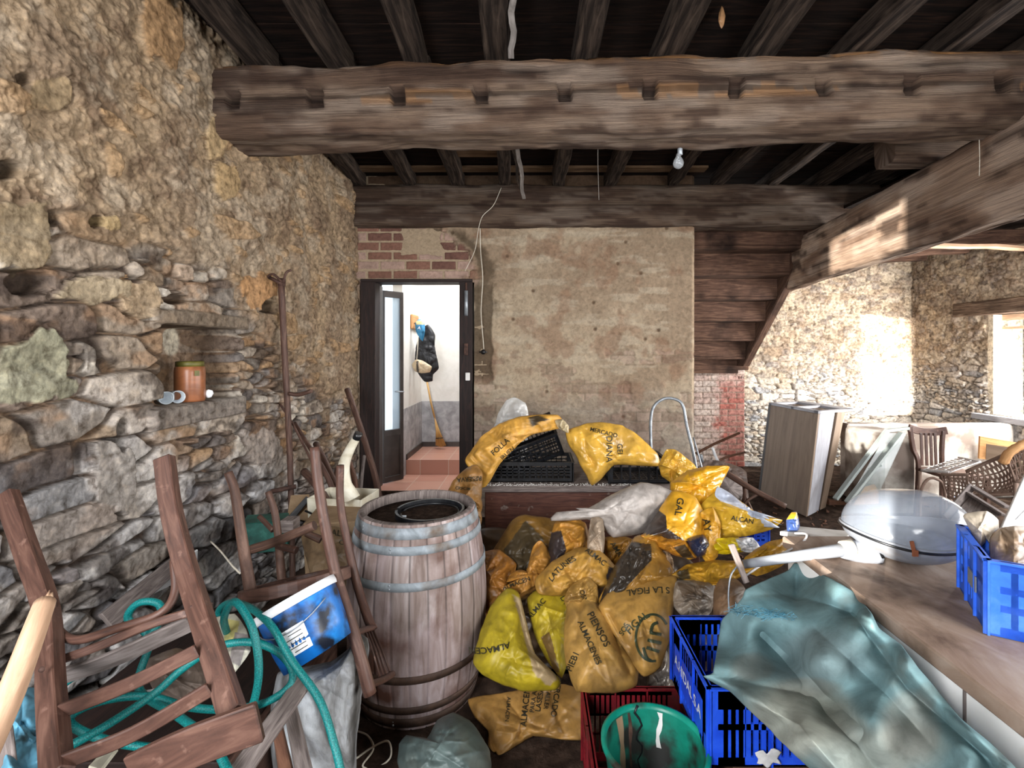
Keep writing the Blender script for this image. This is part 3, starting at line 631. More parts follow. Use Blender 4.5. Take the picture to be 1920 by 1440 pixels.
# ================================================================ TIMBERS
def rough_beam(name, label, pts, w_, h_, seed, cat='beam', amp=0.03, mat=None, segs=180, group=None, notch=(), wane=None, tint=1.0):
    "a hewn beam: rectangular section with rounded, eaten edges swept along a line; colour varies along it"
    a, b_ = map(Vector, pts); d = b_ - a; L_ = d.length; t_ = d.normalized()
    side = t_.cross(Vector((0, 0, 1))).normalized(); up = side.cross(t_)
    K = 56; s_ = np.linspace(0, 1, segs); th = np.linspace(0, 2 * math.pi, K, endpoint=False)
    S, TH = np.meshgrid(s_, th, indexing='ij')
    cx = np.cos(TH); cy = np.sin(TH); p = 7.0
    r = (np.abs(cx) ** p + np.abs(cy) ** p) ** (-1 / p); ox = cx * r; oy = cy * r
    l_ = S * L_; n1 = fbm(l_ * 2.2, TH * 2.2, 4, seed); n2 = fbm(l_ * 3, TH * 9, 4, seed + 3); n3 = fbm(l_ * 9, TH * 7, 3, seed + 6)
    k = 1 + amp / max(w_, h_) * 3 * (n1 - 0.5) + amp / max(w_, h_) * 1.4 * (n2 - 0.5)
    X = ox * w_ / 2 * k; Z = oy * h_ / 2 * k
    edge = ss(0.75, 1.0, np.abs(ox)) * ss(0.75, 1.0, np.abs(oy)); X = X * (1 - 0.10 * edge * n3); Z = Z * (1 - 0.10 * edge * n3)
    mx = 1.0
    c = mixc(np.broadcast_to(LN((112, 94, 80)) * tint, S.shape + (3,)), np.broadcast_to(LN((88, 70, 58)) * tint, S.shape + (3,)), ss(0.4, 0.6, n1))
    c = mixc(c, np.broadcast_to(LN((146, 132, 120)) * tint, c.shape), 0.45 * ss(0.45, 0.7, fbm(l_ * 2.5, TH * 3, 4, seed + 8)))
    c = mixc(c, np.broadcast_to(LN((58, 42, 34)), c.shape), 0.8 * ss(0.52, 0.66, fbm(l_ * 3, TH * 5, 4, seed + 12)))
    if wane is not None: X, Z, c = wane(X, Z, c, l_, TH, ox, oy, n1, n3)
    A0 = np.array(a); V = A0 + l_[..., None] * np.array(t_) + X[..., None] * np.array(side) + Z[..., None] * np.array(up)
    V = V.reshape(-1, 3); q = grid_faces(segs, K, wrap=True)
    c0 = V[:K].mean(0); c1 = V[-K:].mean(0); nb = len(V); V = np.vstack([V, c0, c1])
    i = np.arange(K); e0 = np.stack([i, np.full(K, nb), np.full(K, nb), (i + 1) % K], -1)
    colr = np.vstack([c.reshape(-1, 3), c[0].mean(0), c[-1].mean(0)])
    uv = np.stack([l_.ravel(), (TH / 6.28 * 2 * (w_ + h_)).ravel()], -1); uv = np.vstack([uv, uv[0], uv[-1]])
    me = np_mesh(name, V, q[:, ::-1], colr, uvs=uv)
    bm = bmesh.new(); bm.from_mesh(me); bm.verts.ensure_lookup_table()
    for base, cc in ((0, nb), ((segs - 1) * K, nb + 1)):
        for k_ in range(K):
            bm.faces.new((bm.verts[base + k_], bm.verts[base + (k_ + 1) % K], bm.verts[cc]))
    bmesh.ops.recalc_face_normals(bm, faces=bm.faces); bm.to_mesh(me); bm.free()
    o = link(name, me, mat or M['beam_attr']); return tag(o, label, cat, group)

def wane_front(X, Z, c, l_, TH, ox, oy, n1, n3):
    # the front (towards the viewer) is -side or +side: eaten ochre top edge, a long crack, joist pockets
    fr = ss(0.5, 0.9, ox)       # side = +... facing the viewer
    top = ss(0.72, 0.9, oy) * fr * ss(0.42, 0.55, n3 + 0.12)
    c = mixc(c, np.broadcast_to(LN((168, 118, 66)), c.shape), 0.75 * top)
    X = X - 0.05 * ss(0.75, 1.0, oy) * fr * (0.4 + n3)
    crack = ss(0.07, 0.0, np.abs(oy - 0.45 - 0.08 * np.sin(l_ * 1.7) - 0.25 * (n1 - .5))) * fr
    c = mixc(c, np.broadcast_to(LN((30, 20, 16)), c.shape), 0.8 * crack); X = X - 0.02 * crack
    ph = (l_ + 0.16) / 0.47; fr_ = ph - np.floor(ph)
    pk = (fr_ < 0.17) * (oy > -0.30) * (oy < 0.22) * fr
    X = X - 0.05 * pk; c = mixc(c, np.broadcast_to(LN((50, 36, 29)), c.shape), 0.8 * pk)
    och = (oy > -0.25) * (oy < 0.05) * fr * (n3 > 0.47) * (vn(l_ * 1.4, l_ * 0, 5) > 0.5) * (1 - pk)
    c = mixc(c, np.broadcast_to(LN((160, 118, 78)), c.shape), 0.5 * och)
    return X, Z, c
rough_beam('ceiling_beam', 'huge hewn ceiling beam with joist pockets, nearest the viewer', ((-2.05, 2.92, 3.15), (3.4, 2.72, 3.16)), 0.36, 0.41, 401, amp=0.035, segs=420, wane=wane_front, tint=1.15)
rough_beam('ceiling_beam', 'second ceiling beam resting on top of the plastered wall', ((-2.0, 4.98, 3.19), (3.50, 4.98, 3.19)), 0.30, 0.42, 431, amp=0.03, segs=300, tint=0.75)
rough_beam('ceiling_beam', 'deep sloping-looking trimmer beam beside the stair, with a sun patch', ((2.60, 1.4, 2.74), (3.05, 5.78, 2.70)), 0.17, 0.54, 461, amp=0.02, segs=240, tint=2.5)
rough_beam('ceiling_beam', 'short block wedged on the trimmer beam under the big beam', ((2.45, 3.35, 3.17), (3.6, 3.35, 3.17)), 0.2, 0.34, 471, amp=0.015, segs=40)
# joists between beams
fx = [-1.60, -1.15, -0.69, -0.20, 0.30, 0.78, 1.30, 1.84, 2.36, 2.86, 3.4, 3.95, 4.5, 5.1]
bxs = [-1.76, -1.25, -0.77, -0.29, 0.25, 0.78, 1.42, 1.86, 2.42, 2.92, 3.45, 4.0, 4.55, 5.1]
for i, (xf, xk) in enumerate(zip(fx, bxs)):
    d = (xk - xf) / 2.3
    for (y0, y1, nm) in ((-0.7, 2.92, 'in front of the big beam'), (2.92, 4.9, 'between the two beams')):
        if i > 9 and y0 < 2: continue
        yy = (5.6 if y1 > 4 and xf > 2.2 else y1)
        x_at = lambda y: xf + d * (y - 2.6)
        wd = 0.10 + 0.035 * R.random() + (0.02 if y0 < 0 else 0); hh = 0.13
        b = MB(); n_ = 14; pts = []
        for k in range(n_ + 1):
            y_ = y0 + (yy - y0) * k / n_; pts.append((x_at(y_) + 0.012 * (R.random() - .5), y_, CEIL - hh / 2 - 0.005 + 0.008 * (R.random() - .5)))
        b.tube(pts, [1 + 0.06 * (R.random() - .5) for _ in pts], flat=(wd, hh))
        ords = ['first', 'second', 'third', 'fourth', 'fifth', 'sixth', 'seventh', 'eighth', 'ninth', 'tenth', 'eleventh', 'twelfth', 'thirteenth', 'fourteenth']
        tag(b.build('ceiling_joist', M['joist'], bevel=0.008), 'dark ceiling joist %s, %s from the stone wall' % (nm, ords[i]), 'joist', 'dark joists under the ceiling boards')
# joists and boards over the right-hand room
for i, (y_, z_) in enumerate([(5.45, 2.98), (6.15, 3.02), (6.8, 3.05)]):
    b = MB(); b.tube([(3.0 + k * 0.28, y_ + 0.02 * math.sin(k * 1.3), z_ + 0.02 * math.sin(k * 0.9)) for k in range(10)], 1, flat=(0.14, 0.16))
    tag(b.build('ceiling_joist', M['stair'], bevel=0.01), ['nearest', 'middle', 'farthest'][i] + ' cross joist over the stair room on the right', 'joist', 'cross joists over the stair room')
b = MB()
for k in range(9): b.box(3.12, 6.0, 3.4 + k * 0.43, 3.4 + k * 0.43 + 0.42, 3.14, 3.17)
tag(b.build('ceiling_lower_right', M['plank']), kind='structure')
b = MB(); b.tube([(2.96 + k * 0.3, 5.30 + 0.015 * math.sin(k), 2.915 - 0.008 * k + 0.01 * math.sin(k * 2)) for k in range(10)], 1, flat=(0.12, 0.03))
tag(b.build('timber_strip', M['stick_pale']), 'pale wavy timber strip under the floor right of the trimmer beam', 'strip')
# lighter boards between joists
b = MB(); x0, x1 = P(850, 0, 4.5).x, P(935, 0, 4.5).x
b.box(x0, x1, 4.22, 4.40, CEIL - 0.035, CEIL - 0.01); tag(b.build('ceiling_board', M['plank_light']), 'lighter short board patched between two joists near the door', 'board')
b = MB(); b.box(-1.7, 1.7, 4.66, 4.78, CEIL - 0.03, CEIL - 0.008); tag(b.build('ceiling_board', M['plank_light']), 'long lighter board just before the second beam', 'board')
# laths hanging beside the fourth joist
for j, (pa, pb, rr, lab) in enumerate([((962, -40, 2.2), (960, 108, 2.66), 0.012, 'upper pale lath nailed beside the fourth joist near the top edge'),
                                  ((967, 236, 3.1), (982, 372, 4.35), 0.011, 'bent pale lath dangling below the second beam'), ((957, 238, 3.15), (975, 355, 4.55), 0.010, 'darker thin lath behind the bent pale lath')]):
    b = MB(); A = P(*pa); B2 = P(*pb)
    b.tube([A.lerp(B2, k / 8) + Vector((0.008 * math.sin(k * 1.5 + j), 0, 0)) for k in range(9)], 1, flat=(rr * 2.6, rr))
    tag(b.build('lath', M['lath'] if j < 2 else M['joist']), lab, 'lath')

# ---- staircase
st = thing('staircase', 'dark open wooden staircase seen from beneath, rising toward the viewer', 'staircase', (2.97, 6.94, 1.55))
x0s, x1s = 1.70, 2.95
b = MB(); b.hexa([(2.93, 7.02, 1.50), (3.03, 7.02, 1.50), (3.03, 6.72, 1.50), (2.93, 6.72, 1.50), (2.93, 5.12, 3.14), (3.03, 5.12, 3.14), (3.03, 4.86, 3.10), (2.93, 4.86, 3.10)])
b.build('stringer', M['stair'], st, bevel=0.01)
b = MB(); b.hexa([(3.05, 7.00, 1.55), (3.08, 7.00, 1.55), (3.08, 6.95, 1.50), (3.05, 6.95, 1.50), (3.05, 5.95, 2.45), (3.08, 5.95, 2.45), (3.08, 5.90, 2.42), (3.05, 5.90, 2.42)])
b.build('edge_lath', M['stick_pale'], st)
ns = 7
for k in range(ns):
    y_ = 6.94 - k * 0.285; z_ = 1.60 + k * 0.245
    b = MB(); b.box(x0s, x1s, y_ - 0.30, y_, z_, z_ + 0.035); b.build('tread', M['stair'], st, bevel=0.005)
    b = MB(); b.box(x0s, x1s, y_ - 0.03, y_ - 0.005, z_ - 0.21, z_); b.build('riser', M['stair'], st, bevel=0.003)
b = MB(); b.box(1.62, 3.1, 6.9, 7.12, 1.44, 1.52); tag(b.build('stair_bearer', M['stair'], bevel=0.01), 'dark timber bearer under the foot of the staircase', 'timber')
# ================================================================ CRUMPLED SACKS AND CLOTHS
_tx = {}
def text_mesh(s):
    if s in _tx: return _tx[s]
    c = bpy.data.curves.new('txt', 'FONT'); c.body = s; c.size = 1.0; c.align_x = 'CENTER'; c.align_y = 'CENTER'; c.offset = 0.012
    o = bpy.data.objects.new('txt', c); COL.objects.link(o); bpy.context.view_layer.update()
    me = bpy.data.meshes.new_from_object(o); bpy.data.objects.remove(o); bpy.data.curves.remove(c)
    bm = bmesh.new(); bm.from_mesh(me); bmesh.ops.triangulate(bm, faces=bm.faces)
    for _ in range(2):
        es = [e for e in bm.edges if e.calc_length() > 0.22]
        if es: bmesh.ops.subdivide_edges(bm, edges=es, cuts=1)
        bmesh.ops.triangulate(bm, faces=bm.faces)
    v = np.array([p.co[:2] for p in bm.verts]); f = [[q.index for q in p.verts] for p in bm.faces]
    bm.free(); bpy.data.meshes.remove(me); _tx[s] = (v, f); return _tx[s]
def point_in(poly, u, v):
    p = np.array(poly, float); ins = np.zeros(u.shape, bool); j = len(p) - 1
    for i in range(len(p)):
        c = ((p[i, 1] > v) != (p[j, 1] > v)) & (u < (p[j, 0] - p[i, 0]) * (v - p[i, 1]) / (p[j, 1] - p[i, 1] + 1e-9) + p[i, 0]); ins ^= c; j = i
    return ins

class Sack:
    def __init__(s, name, label, poly, Y, T=0.09, col=(206, 150, 44), patch=(), wr=0.037, ws=7.5, mat='cloth', cat='sack', group=None,
                 tv=-0.20, tu=0.0, cen=None, seed=None, ctrl=None, nr=44, nth=150, fold=None, dirt=0.5, back=0.6, sub=None, pw=2.3, crease=(), grow=1.0, auto=9, blobs=()):
        s.seed = seed if seed is not None else int(abs(poly[0][0] * 7 + poly[0][1] * 3)) % 997; s.T = T; s.wr = wr; s.ws = ws; s.fold = fold; s.Yc = Y; s.pw = pw
        p = [np.array(q, float) for q in poly]; m = len(p); out = []
        if group == GP and grow == 1.0: grow = 1.09
        c0_ = sum(p) / m; p = [c0_ + (q - c0_) * grow for q in p]
        rg_ = random.Random(s.seed); sz_ = float(np.mean([np.hypot(*(q - c0_)) for q in p])); ac = []
        for k in range(auto):
            i_ = rg_.randrange(m); a_ = p[i_] * 0.94 + c0_ * 0.06; e_ = c0_ + np.array([rg_.uniform(-.45, .45), rg_.uniform(-.45, .45)]) * sz_; m_ = (a_ + e_) / 2 + np.array([rg_.uniform(-.12, .12), rg_.uniform(-.12, .12)]) * sz_
            ac.append(([tuple(a_), tuple(m_), tuple(e_)], rg_.uniform(2.5, 5.0) * (sz_ / 50) ** 0.5, rg_.choice([-1, 1, 1]) * rg_.uniform(0.25, 0.7) * wr))
        s.crease = tuple(crease) + tuple(ac)
        for i in range(m):
            a, b_, c, d = p[i - 1], p[i], p[(i + 1) % m], p[(i + 2) % m]
            for k in range(6):
                t = k / 6; q = 0.5 * ((2 * b_) + (-a + c) * t + (2 * a - 5 * b_ + 4 * c - d) * t * t + (-a + 3 * b_ - 3 * c + d) * t ** 3)
                out.append(q * 0.4 + (b_ * (1 - t) + c * t) * 0.6)
        B = np.array(out); s.c = np.array(cen if cen else (B.mean(0))); s.ctrl = ctrl; s.tv = tv; s.tu = tu
        th = np.arctan2(B[:, 1] - s.c[1], B[:, 0] - s.c[0]); rr = np.hypot(*(B - s.c).T); o = np.argsort(th); s.th = th[o]; s.rr = rr[o] * (1 + min(0.09, wr * 2.6) * (fbm(s.th * 5, s.th * 0 + s.seed, 3, s.seed) - 0.5))
        TH = np.linspace(-math.pi, math.pi, nth, endpoint=False); r = (np.linspace(0, 1, nr)) ** 0.8
        RR, TT = np.meshgrid(r, TH, indexing='ij')
        bd = s.bound(TT); u = s.c[0] + RR * bd * np.cos(TT); v = s.c[1] + RR * bd * np.sin(TT)
        Yf = s.front(u, v); Yb_ = s.base(u, v) + T * back * np.clip(1 - RR ** pw, 0, 1) ** 0.75
        s.bc = (s.c[0], s.c[1])
        def W(u, v, Y_): return np.stack([(u - CU) / F * Y_, Y_, EYE + (CV - v) / F * Y_], -1)
        V = np.concatenate([W(u, v, Yf).reshape(-1, 3), W(u, v, Yb_)[:-1].reshape(-1, 3)]); V[:, 2] = np.maximum(V[:, 2], 0.004)
        q1 = grid_faces(nr, nth, wrap=True); i, j = np.meshgrid(np.arange(nr - 1), np.arange(nth), indexing='ij'); j2 = (j + 1) % nth; b0 = nr * nth
        idx = lambda a, c: np.where(a < nr - 1, b0 + a * nth + c, a * nth + c)
        q2 = np.stack([idx(i, j), idx(i + 1, j), idx(i + 1, j2), idx(i, j2)], -1).reshape(-1, 4)
        base = np.broadcast_to(LN(col), u.shape + (3,)).copy(); x, y = (u - CU) / F * s.Yc, (v - CV) / F * s.Yc
        n1 = fbm(x * 9, y * 9, 4, s.seed + 3); base = base * (0.60 + 0.4 * n1)[..., None]
        base = mixc(base, np.broadcast_to(LN((96, 74, 48)), base.shape), dirt * 0.7 * ss(0.53, 0.70, fbm(x * 6, y * 6, 5, s.seed + 9, 0.6)))
        for (pp, pc) in patch:
            k = point_in(pp, u + 3 * (n1 - .5), v + 3 * (n1 - .5)).astype(float); base = mixc(base, np.broadcast_to(LN(pc), base.shape), k * 0.95)
        for (bu, bv, ru, rv, bc, st) in blobs: base = mixc(base, np.broadcast_to(LN(bc), base.shape), st * ss(1.3, 0.2, ((u - bu) / ru) ** 2 + ((v - bv) / rv) ** 2 + 1.4 * (fbm(x * 5, y * 5, 4, s.seed + 5) - 0.5)))
        cols = np.concatenate([base.reshape(-1, 3), base[:-1].reshape(-1, 3)])
        me = np_mesh(name, V, np.concatenate([q1, q2]), cols)
        bm = bmesh.new(); bm.from_mesh(me); bmesh.ops.remove_doubles(bm, verts=bm.verts, dist=1e-5); bmesh.ops.recalc_face_normals(bm, faces=bm.faces); bm.to_mesh(me); bm.free()
        s.root = None
        o = link(name, me, M[mat]); s.o = tag(o, label, cat, group)
    def bound(s, t): return np.interp(t, np.concatenate([s.th[-1:] - 2 * math.pi, s.th, s.th[:1] + 2 * math.pi]), np.concatenate([s.rr[-1:], s.rr, s.rr[:1]]))
    def base(s, u, v):
        if s.ctrl is None: return s.Yc + s.tv * (v - s.c[1]) / 100 + s.tu * (u - s.c[0]) / 100
        n = 0; d = 0
        for (a, b_, y) in s.ctrl:
            w_ = 1 / (((u - a) ** 2 + (v - b_) ** 2) / 1e4 + 0.02) ** 1.5; n = n + w_ * y; d = d + w_
        return n / d
    def front(s, u, v):
        t = np.arctan2(v - s.c[1], u - s.c[0]); r = np.clip(np.hypot(u - s.c[0], v - s.c[1]) / s.bound(t), 0, 1)
        x, y = (u - CU) / F * s.Yc, (v - CV) / F * s.Yc; ws = s.ws; sd = s.seed
        qx = x * ws + 1.1 * fbm(x * ws * 0.7, y * ws * 0.7, 2, sd + 50); qy = y * ws + 1.1 * fbm(x * ws * 0.7 + 9, y * ws * 0.7, 2, sd + 60)
        w_ = 0.25 * (ridge(qx, qy, 2, sd) - 0.6); rr_ = random.Random(sd * 3 + 1)
        for k_ in range(7):
            an = rr_.uniform(0, math.pi); fq = rr_.uniform(0.45, 1.0) * (1.75 if k_ > 3 else 0.8); g_ = fq * (qx * math.cos(an) + qy * math.sin(an)) + rr_.random() + 0.35 * vn(qx * 0.9 + k_, qy * 0.9, sd + 70 + k_)
            m_ = ss(0.25, 0.7, vn(qx * 0.8 - k_, qy * 0.8 + k_, sd + 90 + k_)); w_ = w_ + (0.42 if k_ < 4 else 0.24) * m_ * (np.abs(2 * (g_ - np.floor(g_)) - 1) - 0.5)
        w_ = w_ + 0.22 * np.abs(vn(qx * 5.5, qy * 5.5, sd + 27) - 0.5) + 0.05 * (fbm(qx * 11, qy * 11, 2, sd + 15) - .5)
        if s.fold is not None:
            a, k, am = s.fold; ca, sa = math.cos(a), math.sin(a)
            w_ = w_ * 0.7 + am * (ridge((x * ca + y * sa) * k + 0.5 * fbm(x * 4, y * 4, 2, sd), (-x * sa + y * ca) * k * 0.18, 2, sd + 21) - 0.6)
        out = s.base(u, v) - s.T * np.clip(1 - r ** s.pw, 0, 1) ** 0.75 - s.wr * 2.2 * w_ * np.minimum(1, 0.25 + (1 - r) * 4) * np.minimum(1, (1 - r) * 30)
        for (pts, wd, dp) in s.crease:
            q = np.array(pts, float); best = np.full(u.shape, 1e9)
            for i in range(len(q) - 1):
                a_ = q[i]; d_ = q[i + 1] - a_; tt = np.clip(((u - a_[0]) * d_[0] + (v - a_[1]) * d_[1]) / (d_ @ d_), 0, 1)
                best = np.minimum(best, np.hypot(u - a_[0] - tt * d_[0], v - a_[1] - tt * d_[1]))
            out = out + dp * np.exp(-np.abs(best / wd) ** 1.3) * np.minimum(1, (1 - r) * 5)
        return out
    def _link(s, name, uv, faces, mat, off=0.004):
        Y_ = s.front(uv[:, 0], uv[:, 1]) - off
        V = np.stack([(uv[:, 0] - CU) / F * Y_, Y_, EYE + (CV - uv[:, 1]) / F * Y_], -1)
        me = bpy.data.meshes.new(name); me.from_pydata(V.tolist(), [], faces); me.update()
        return link(name, me, M[mat], s.o)
    def text(s, body, u, v, size, ang=0, mat='ink', bend=0.0, sx=1.0):
        vv, ff = text_mesh(body); a = math.radians(ang); x = vv[:, 0] * size * sx; y = -vv[:, 1] * size + bend * x * x / 100
        uv = np.stack([u + x * math.cos(a) - y * math.sin(a), v + x * math.sin(a) + y * math.cos(a)], -1)
        s._link('lettering', uv, ff, mat, 0.005); return s
    def stroke(s, pts, wd, mat='ink', close=False):
        q = cr(pts, 4) if len(pts) > 2 else [np.array(pts[0], float) + (np.array(pts[1], float) - np.array(pts[0], float)) * k / 8 for k in range(9)]
        uv = []; m = len(q)
        for i in range(m):
            t_ = q[min(i + 1, m - 1)] - q[max(i - 1, 0)]; n_ = np.array([-t_[1], t_[0]]) / (np.hypot(*t_) + 1e-9)
            for k in (-1, 0, 1): uv.append(q[i] + n_ * k * wd / 2)
        f = []
        for i in range(m - 1):
            for k in (0, 1): f.append([i * 3 + k, i * 3 + k + 1, (i + 1) * 3 + k + 1, (i + 1) * 3 + k])
        s._link('emblem', np.array(uv), f, mat); return s

YEL = (178, 132, 46); YEL2 = (168, 148, 30); ORG = (164, 114, 46); DK = (30, 31, 40); BRN = (128, 84, 36); WSK = (176, 164, 154)
GP = 'yellow feed sacks in the heap'
# heap core: dark brown sacks added to paint the shade in the gaps
Sack('feed_sack', 'dark sack added as gap shade at the bottom of the heap, mostly buried beside the barrel', [(900, 990), (1010, 1010), (1110, 1090), (1080, 1290), (900, 1300), (872, 1180)], 2.95, 0.10, (70, 50, 28), wr=0.03, group='sacks darkening the heap gaps', tv=-0.28)
Sack('feed_sack', 'dark sack added as gap shade buried in the middle of the heap under the crossing sacks', [(1080, 1010), (1290, 1050), (1400, 1180), (1300, 1290), (1120, 1290), (1060, 1150)], 2.95, 0.10, (60, 44, 28), wr=0.03, group='sacks darkening the heap gaps', tv=-0.28)
# back row
Sack('feed_sack', 'yellow feed sack slumped dark against the brown chest, left end of the heap', [(920, 1055), (960, 985), (985, 972), (1050, 985), (1085, 1030), (1060, 1075), (1000, 1110), (950, 1130), (905, 1110)], 2.85, 0.10, (122, 88, 34), [([(945, 1030), (985, 975), (1020, 1010), (1000, 1060), (960, 1080)], (60, 50, 32))], group=GP, wr=0.028)
Sack('feed_sack', 'brown orange sack wedged beside the barrel under the dark sack', [(902, 1040), (935, 1035), (965, 1060), (945, 1120), (905, 1150), (890, 1090)], 2.65, 0.08, (150, 98, 36), group=GP)
Sack('feed_sack', 'small orange sack corner poking out between barrel and yellow sack', [(892, 1135), (908, 1130), (912, 1165), (906, 1190), (890, 1188)], 2.5, 0.04, (190, 124, 40), group=GP)
Sack('feed_sack', 'orange brown crumpled sack knotted at its top, left of the LA sack', [(945, 1095), (985, 1080), (998, 1030), (1012, 1018), (1032, 1045), (1030, 1075), (1000, 1105), (975, 1120), (950, 1125)], 2.60, 0.08, ORG, group=GP, wr=0.034, ws=12).text('ALMACEN', 968, 1094, 12, -20)
Sack('feed_sack', 'orange sack with twisted neck below the white sack, navy band on its left', [(1025, 1065), (1042, 985), (1070, 968), (1095, 985), (1105, 1020), (1108, 1050), (1080, 1070), (1045, 1075)], 2.72, 0.09, (180, 126, 46), [([(1020, 1075), (1030, 1000), (1052, 995), (1062, 1030), (1048, 1065)], DK)], group=GP, wr=0.034, ws=11)
Sack('feed_sack', 'dusty beige slim sack neck standing up under the big grey white sack', [(1100, 1030), (1108, 970), (1118, 957), (1130, 970), (1134, 1010), (1130, 1040), (1115, 1040)], 2.66, 0.05, (176, 156, 134), group=None)
sL = Sack('feed_sack', 'yellow sack printed LA in the middle of the heap with bulging side', [(1010, 1085), (1045, 1050), (1085, 1030), (1120, 1035), (1150, 1065), (1140, 1095), (1090, 1108), (1050, 1115), (1015, 1110)], 2.50, 0.10, (176, 132, 56), [([(1142, 1062), (1160, 1070), (1152, 1100), (1136, 1085)], DK)], group=GP)
sL.text('LATUNES', 1052, 1064, 15, -42, bend=0.5).text('ALMAC', 1117, 1044, 14, 38)
Sack('feed_sack', 'dim yellow sack behind the black banded sack', [(1135, 1010), (1180, 1010), (1200, 1030), (1185, 1060), (1145, 1060)], 2.72, 0.07, (158, 110, 36), group=GP).text('AMA', 1155, 1030, 14, 60)
Sack('feed_sack', 'black and yellow shiny sack crossing the heap diagonally', [(1125, 1130), (1160, 1055), (1190, 1012), (1218, 1008), (1236, 1030), (1258, 1070), (1262, 1085), (1210, 1100), (1170, 1120), (1140, 1140)], 2.44, 0.11, (170, 124, 50), [([(1118, 1145), (1150, 1065), (1185, 1015), (1220, 1020), (1222, 1050), (1180, 1095), (1140, 1140)], (34, 34, 34))], group=GP, mat='glossy')
Sack('feed_sack', 'orange curled sack lip above the black banded sack', [(1205, 1005), (1240, 998), (1290, 1015), (1302, 1045), (1270, 1042), (1225, 1020)], 2.54, 0.05, (200, 134, 38), [([(1262, 1026), (1284, 1020), (1302, 1046), (1280, 1046)], (60, 50, 34))], group=GP)
Sack('feed_sack', 'dusty beige sack hump between the orange lip and black sack', [(1228, 1035), (1250, 1028), (1262, 1050), (1262, 1090), (1240, 1085)], 2.5, 0.05, (160, 134, 106))
# right part of the heap: shiny sacks, sunlight put into their brighter yellow
Sack('feed_sack', 'pointed yellow sack standing upright, tip toward the cabinet', [(1262, 905), (1290, 885), (1330, 876), (1364, 877), (1350, 905), (1335, 940), (1310, 955), (1275, 935), (1262, 925)], 2.95, 0.07, (228, 168, 40), group=GP, mat='glossy', fold=(1.0, 10, 1.2))
sG = Sack('feed_sack', 'yellow sack with a black cross pattern and GAL print, right of the grey white sack', [(1205, 1010), (1232, 970), (1262, 925), (1300, 935), (1315, 960), (1318, 1010), (1322, 1030), (1290, 1045), (1240, 1005)], 2.62, 0.09, (222, 164, 46), [([(1205, 1000), (1232, 955), (1250, 968), (1270, 985), (1268, 1000), (1290, 1008), (1330, 1000), (1325, 1040), (1280, 1045), (1230, 1005)], (36, 36, 44)), ([(1250, 962), (1300, 962), (1302, 1010), (1285, 1015), (1250, 990)], (222, 164, 46))], group=GP, mat='glossy', wr=0.016)
sG.text('GAL', 1273, 950, 18, 100)
Sack('feed_sack', 'dark blue black shiny sack end bulging below the cross sack', [(1288, 1010), (1318, 1002), (1330, 1020), (1322, 1040), (1308, 1045), (1296, 1030)], 2.46, 0.05, (40, 46, 70), mat='glossy', wr=0.01)
sh = Sack('feed_sack', 'long shiny yellow sack under clear film, lying over the small blue crate', [(1318, 950), (1345, 925), (1385, 940), (1420, 965), (1462, 975), (1440, 992), (1400, 1002), (1345, 1010), (1325, 985)], 2.74, 0.09, (232, 184, 60), group=GP, mat='glossy', wr=0.02)
sh.text('ALCAN', 1392, 975, 13, 10)
Sack('clear_film', 'clear wrinkled film with pale blue print lying along the long shiny yellow sack', [(1345, 912), (1370, 925), (1415, 962), (1470, 975), (1460, 990), (1420, 985), (1370, 955), (1340, 930)], 2.72, 0.03, (196, 204, 222), cat='film', mat='glossy', wr=0.014)
Sack('feed_sack', 'bright yellow sack panel left of the long shiny sack, black letters', [(1315, 965), (1335, 955), (1350, 985), (1345, 1040), (1330, 1055), (1318, 1040)], 2.55, 0.05, (214, 158, 44), group=GP).text('AY', 1325, 985, 20, 80)
Sack('feed_sack', 'lemon yellow flat sack below the long shiny sack', [(1340, 1012), (1385, 1010), (1402, 1030), (1370, 1038), (1342, 1036)], 2.5, 0.03, (214, 190, 30), group=GP, mat='glossy')
Sack('paper_bag', 'white printed paper bag below the small blue crate', [(1378, 1010), (1412, 1008), (1428, 1030), (1415, 1038), (1388, 1032)], 2.48, 0.025, (214, 216, 220), cat='bag')
Sack('feed_sack', 'yellow sack strip under the grey lamp pole', [(1400, 1045), (1440, 1018), (1480, 1012), (1492, 1035), (1460, 1062), (1420, 1078), (1395, 1068)], 2.36, 0.05, (196, 146, 36), group=GP)
Sack('feed_sack', 'crumpled yellow sack with dark triangles left of the crossed sticks', [(1265, 1078), (1290, 1060), (1340, 1052), (1400, 1055), (1395, 1075), (1350, 1095), (1300, 1092)], 2.40, 0.07, (188, 140, 36), [([(1268, 1072), (1290, 1066), (1296, 1086), (1272, 1088)], (50, 44, 30))], group=GP, ws=11, wr=0.03)
Sack('yellow_bottle_bag', 'small blue and yellow bag standing on the counter end by the cabinet', [(1474, 975), (1484, 960), (1494, 960), (1500, 985), (1496, 996), (1476, 996)], 2.35, 0.03, (60, 84, 140), [([(1474, 975), (1484, 960), (1494, 960), (1496, 972)], (206, 170, 40))], cat='bag', wr=0.006, mat='glossy', nr=20, nth=60)
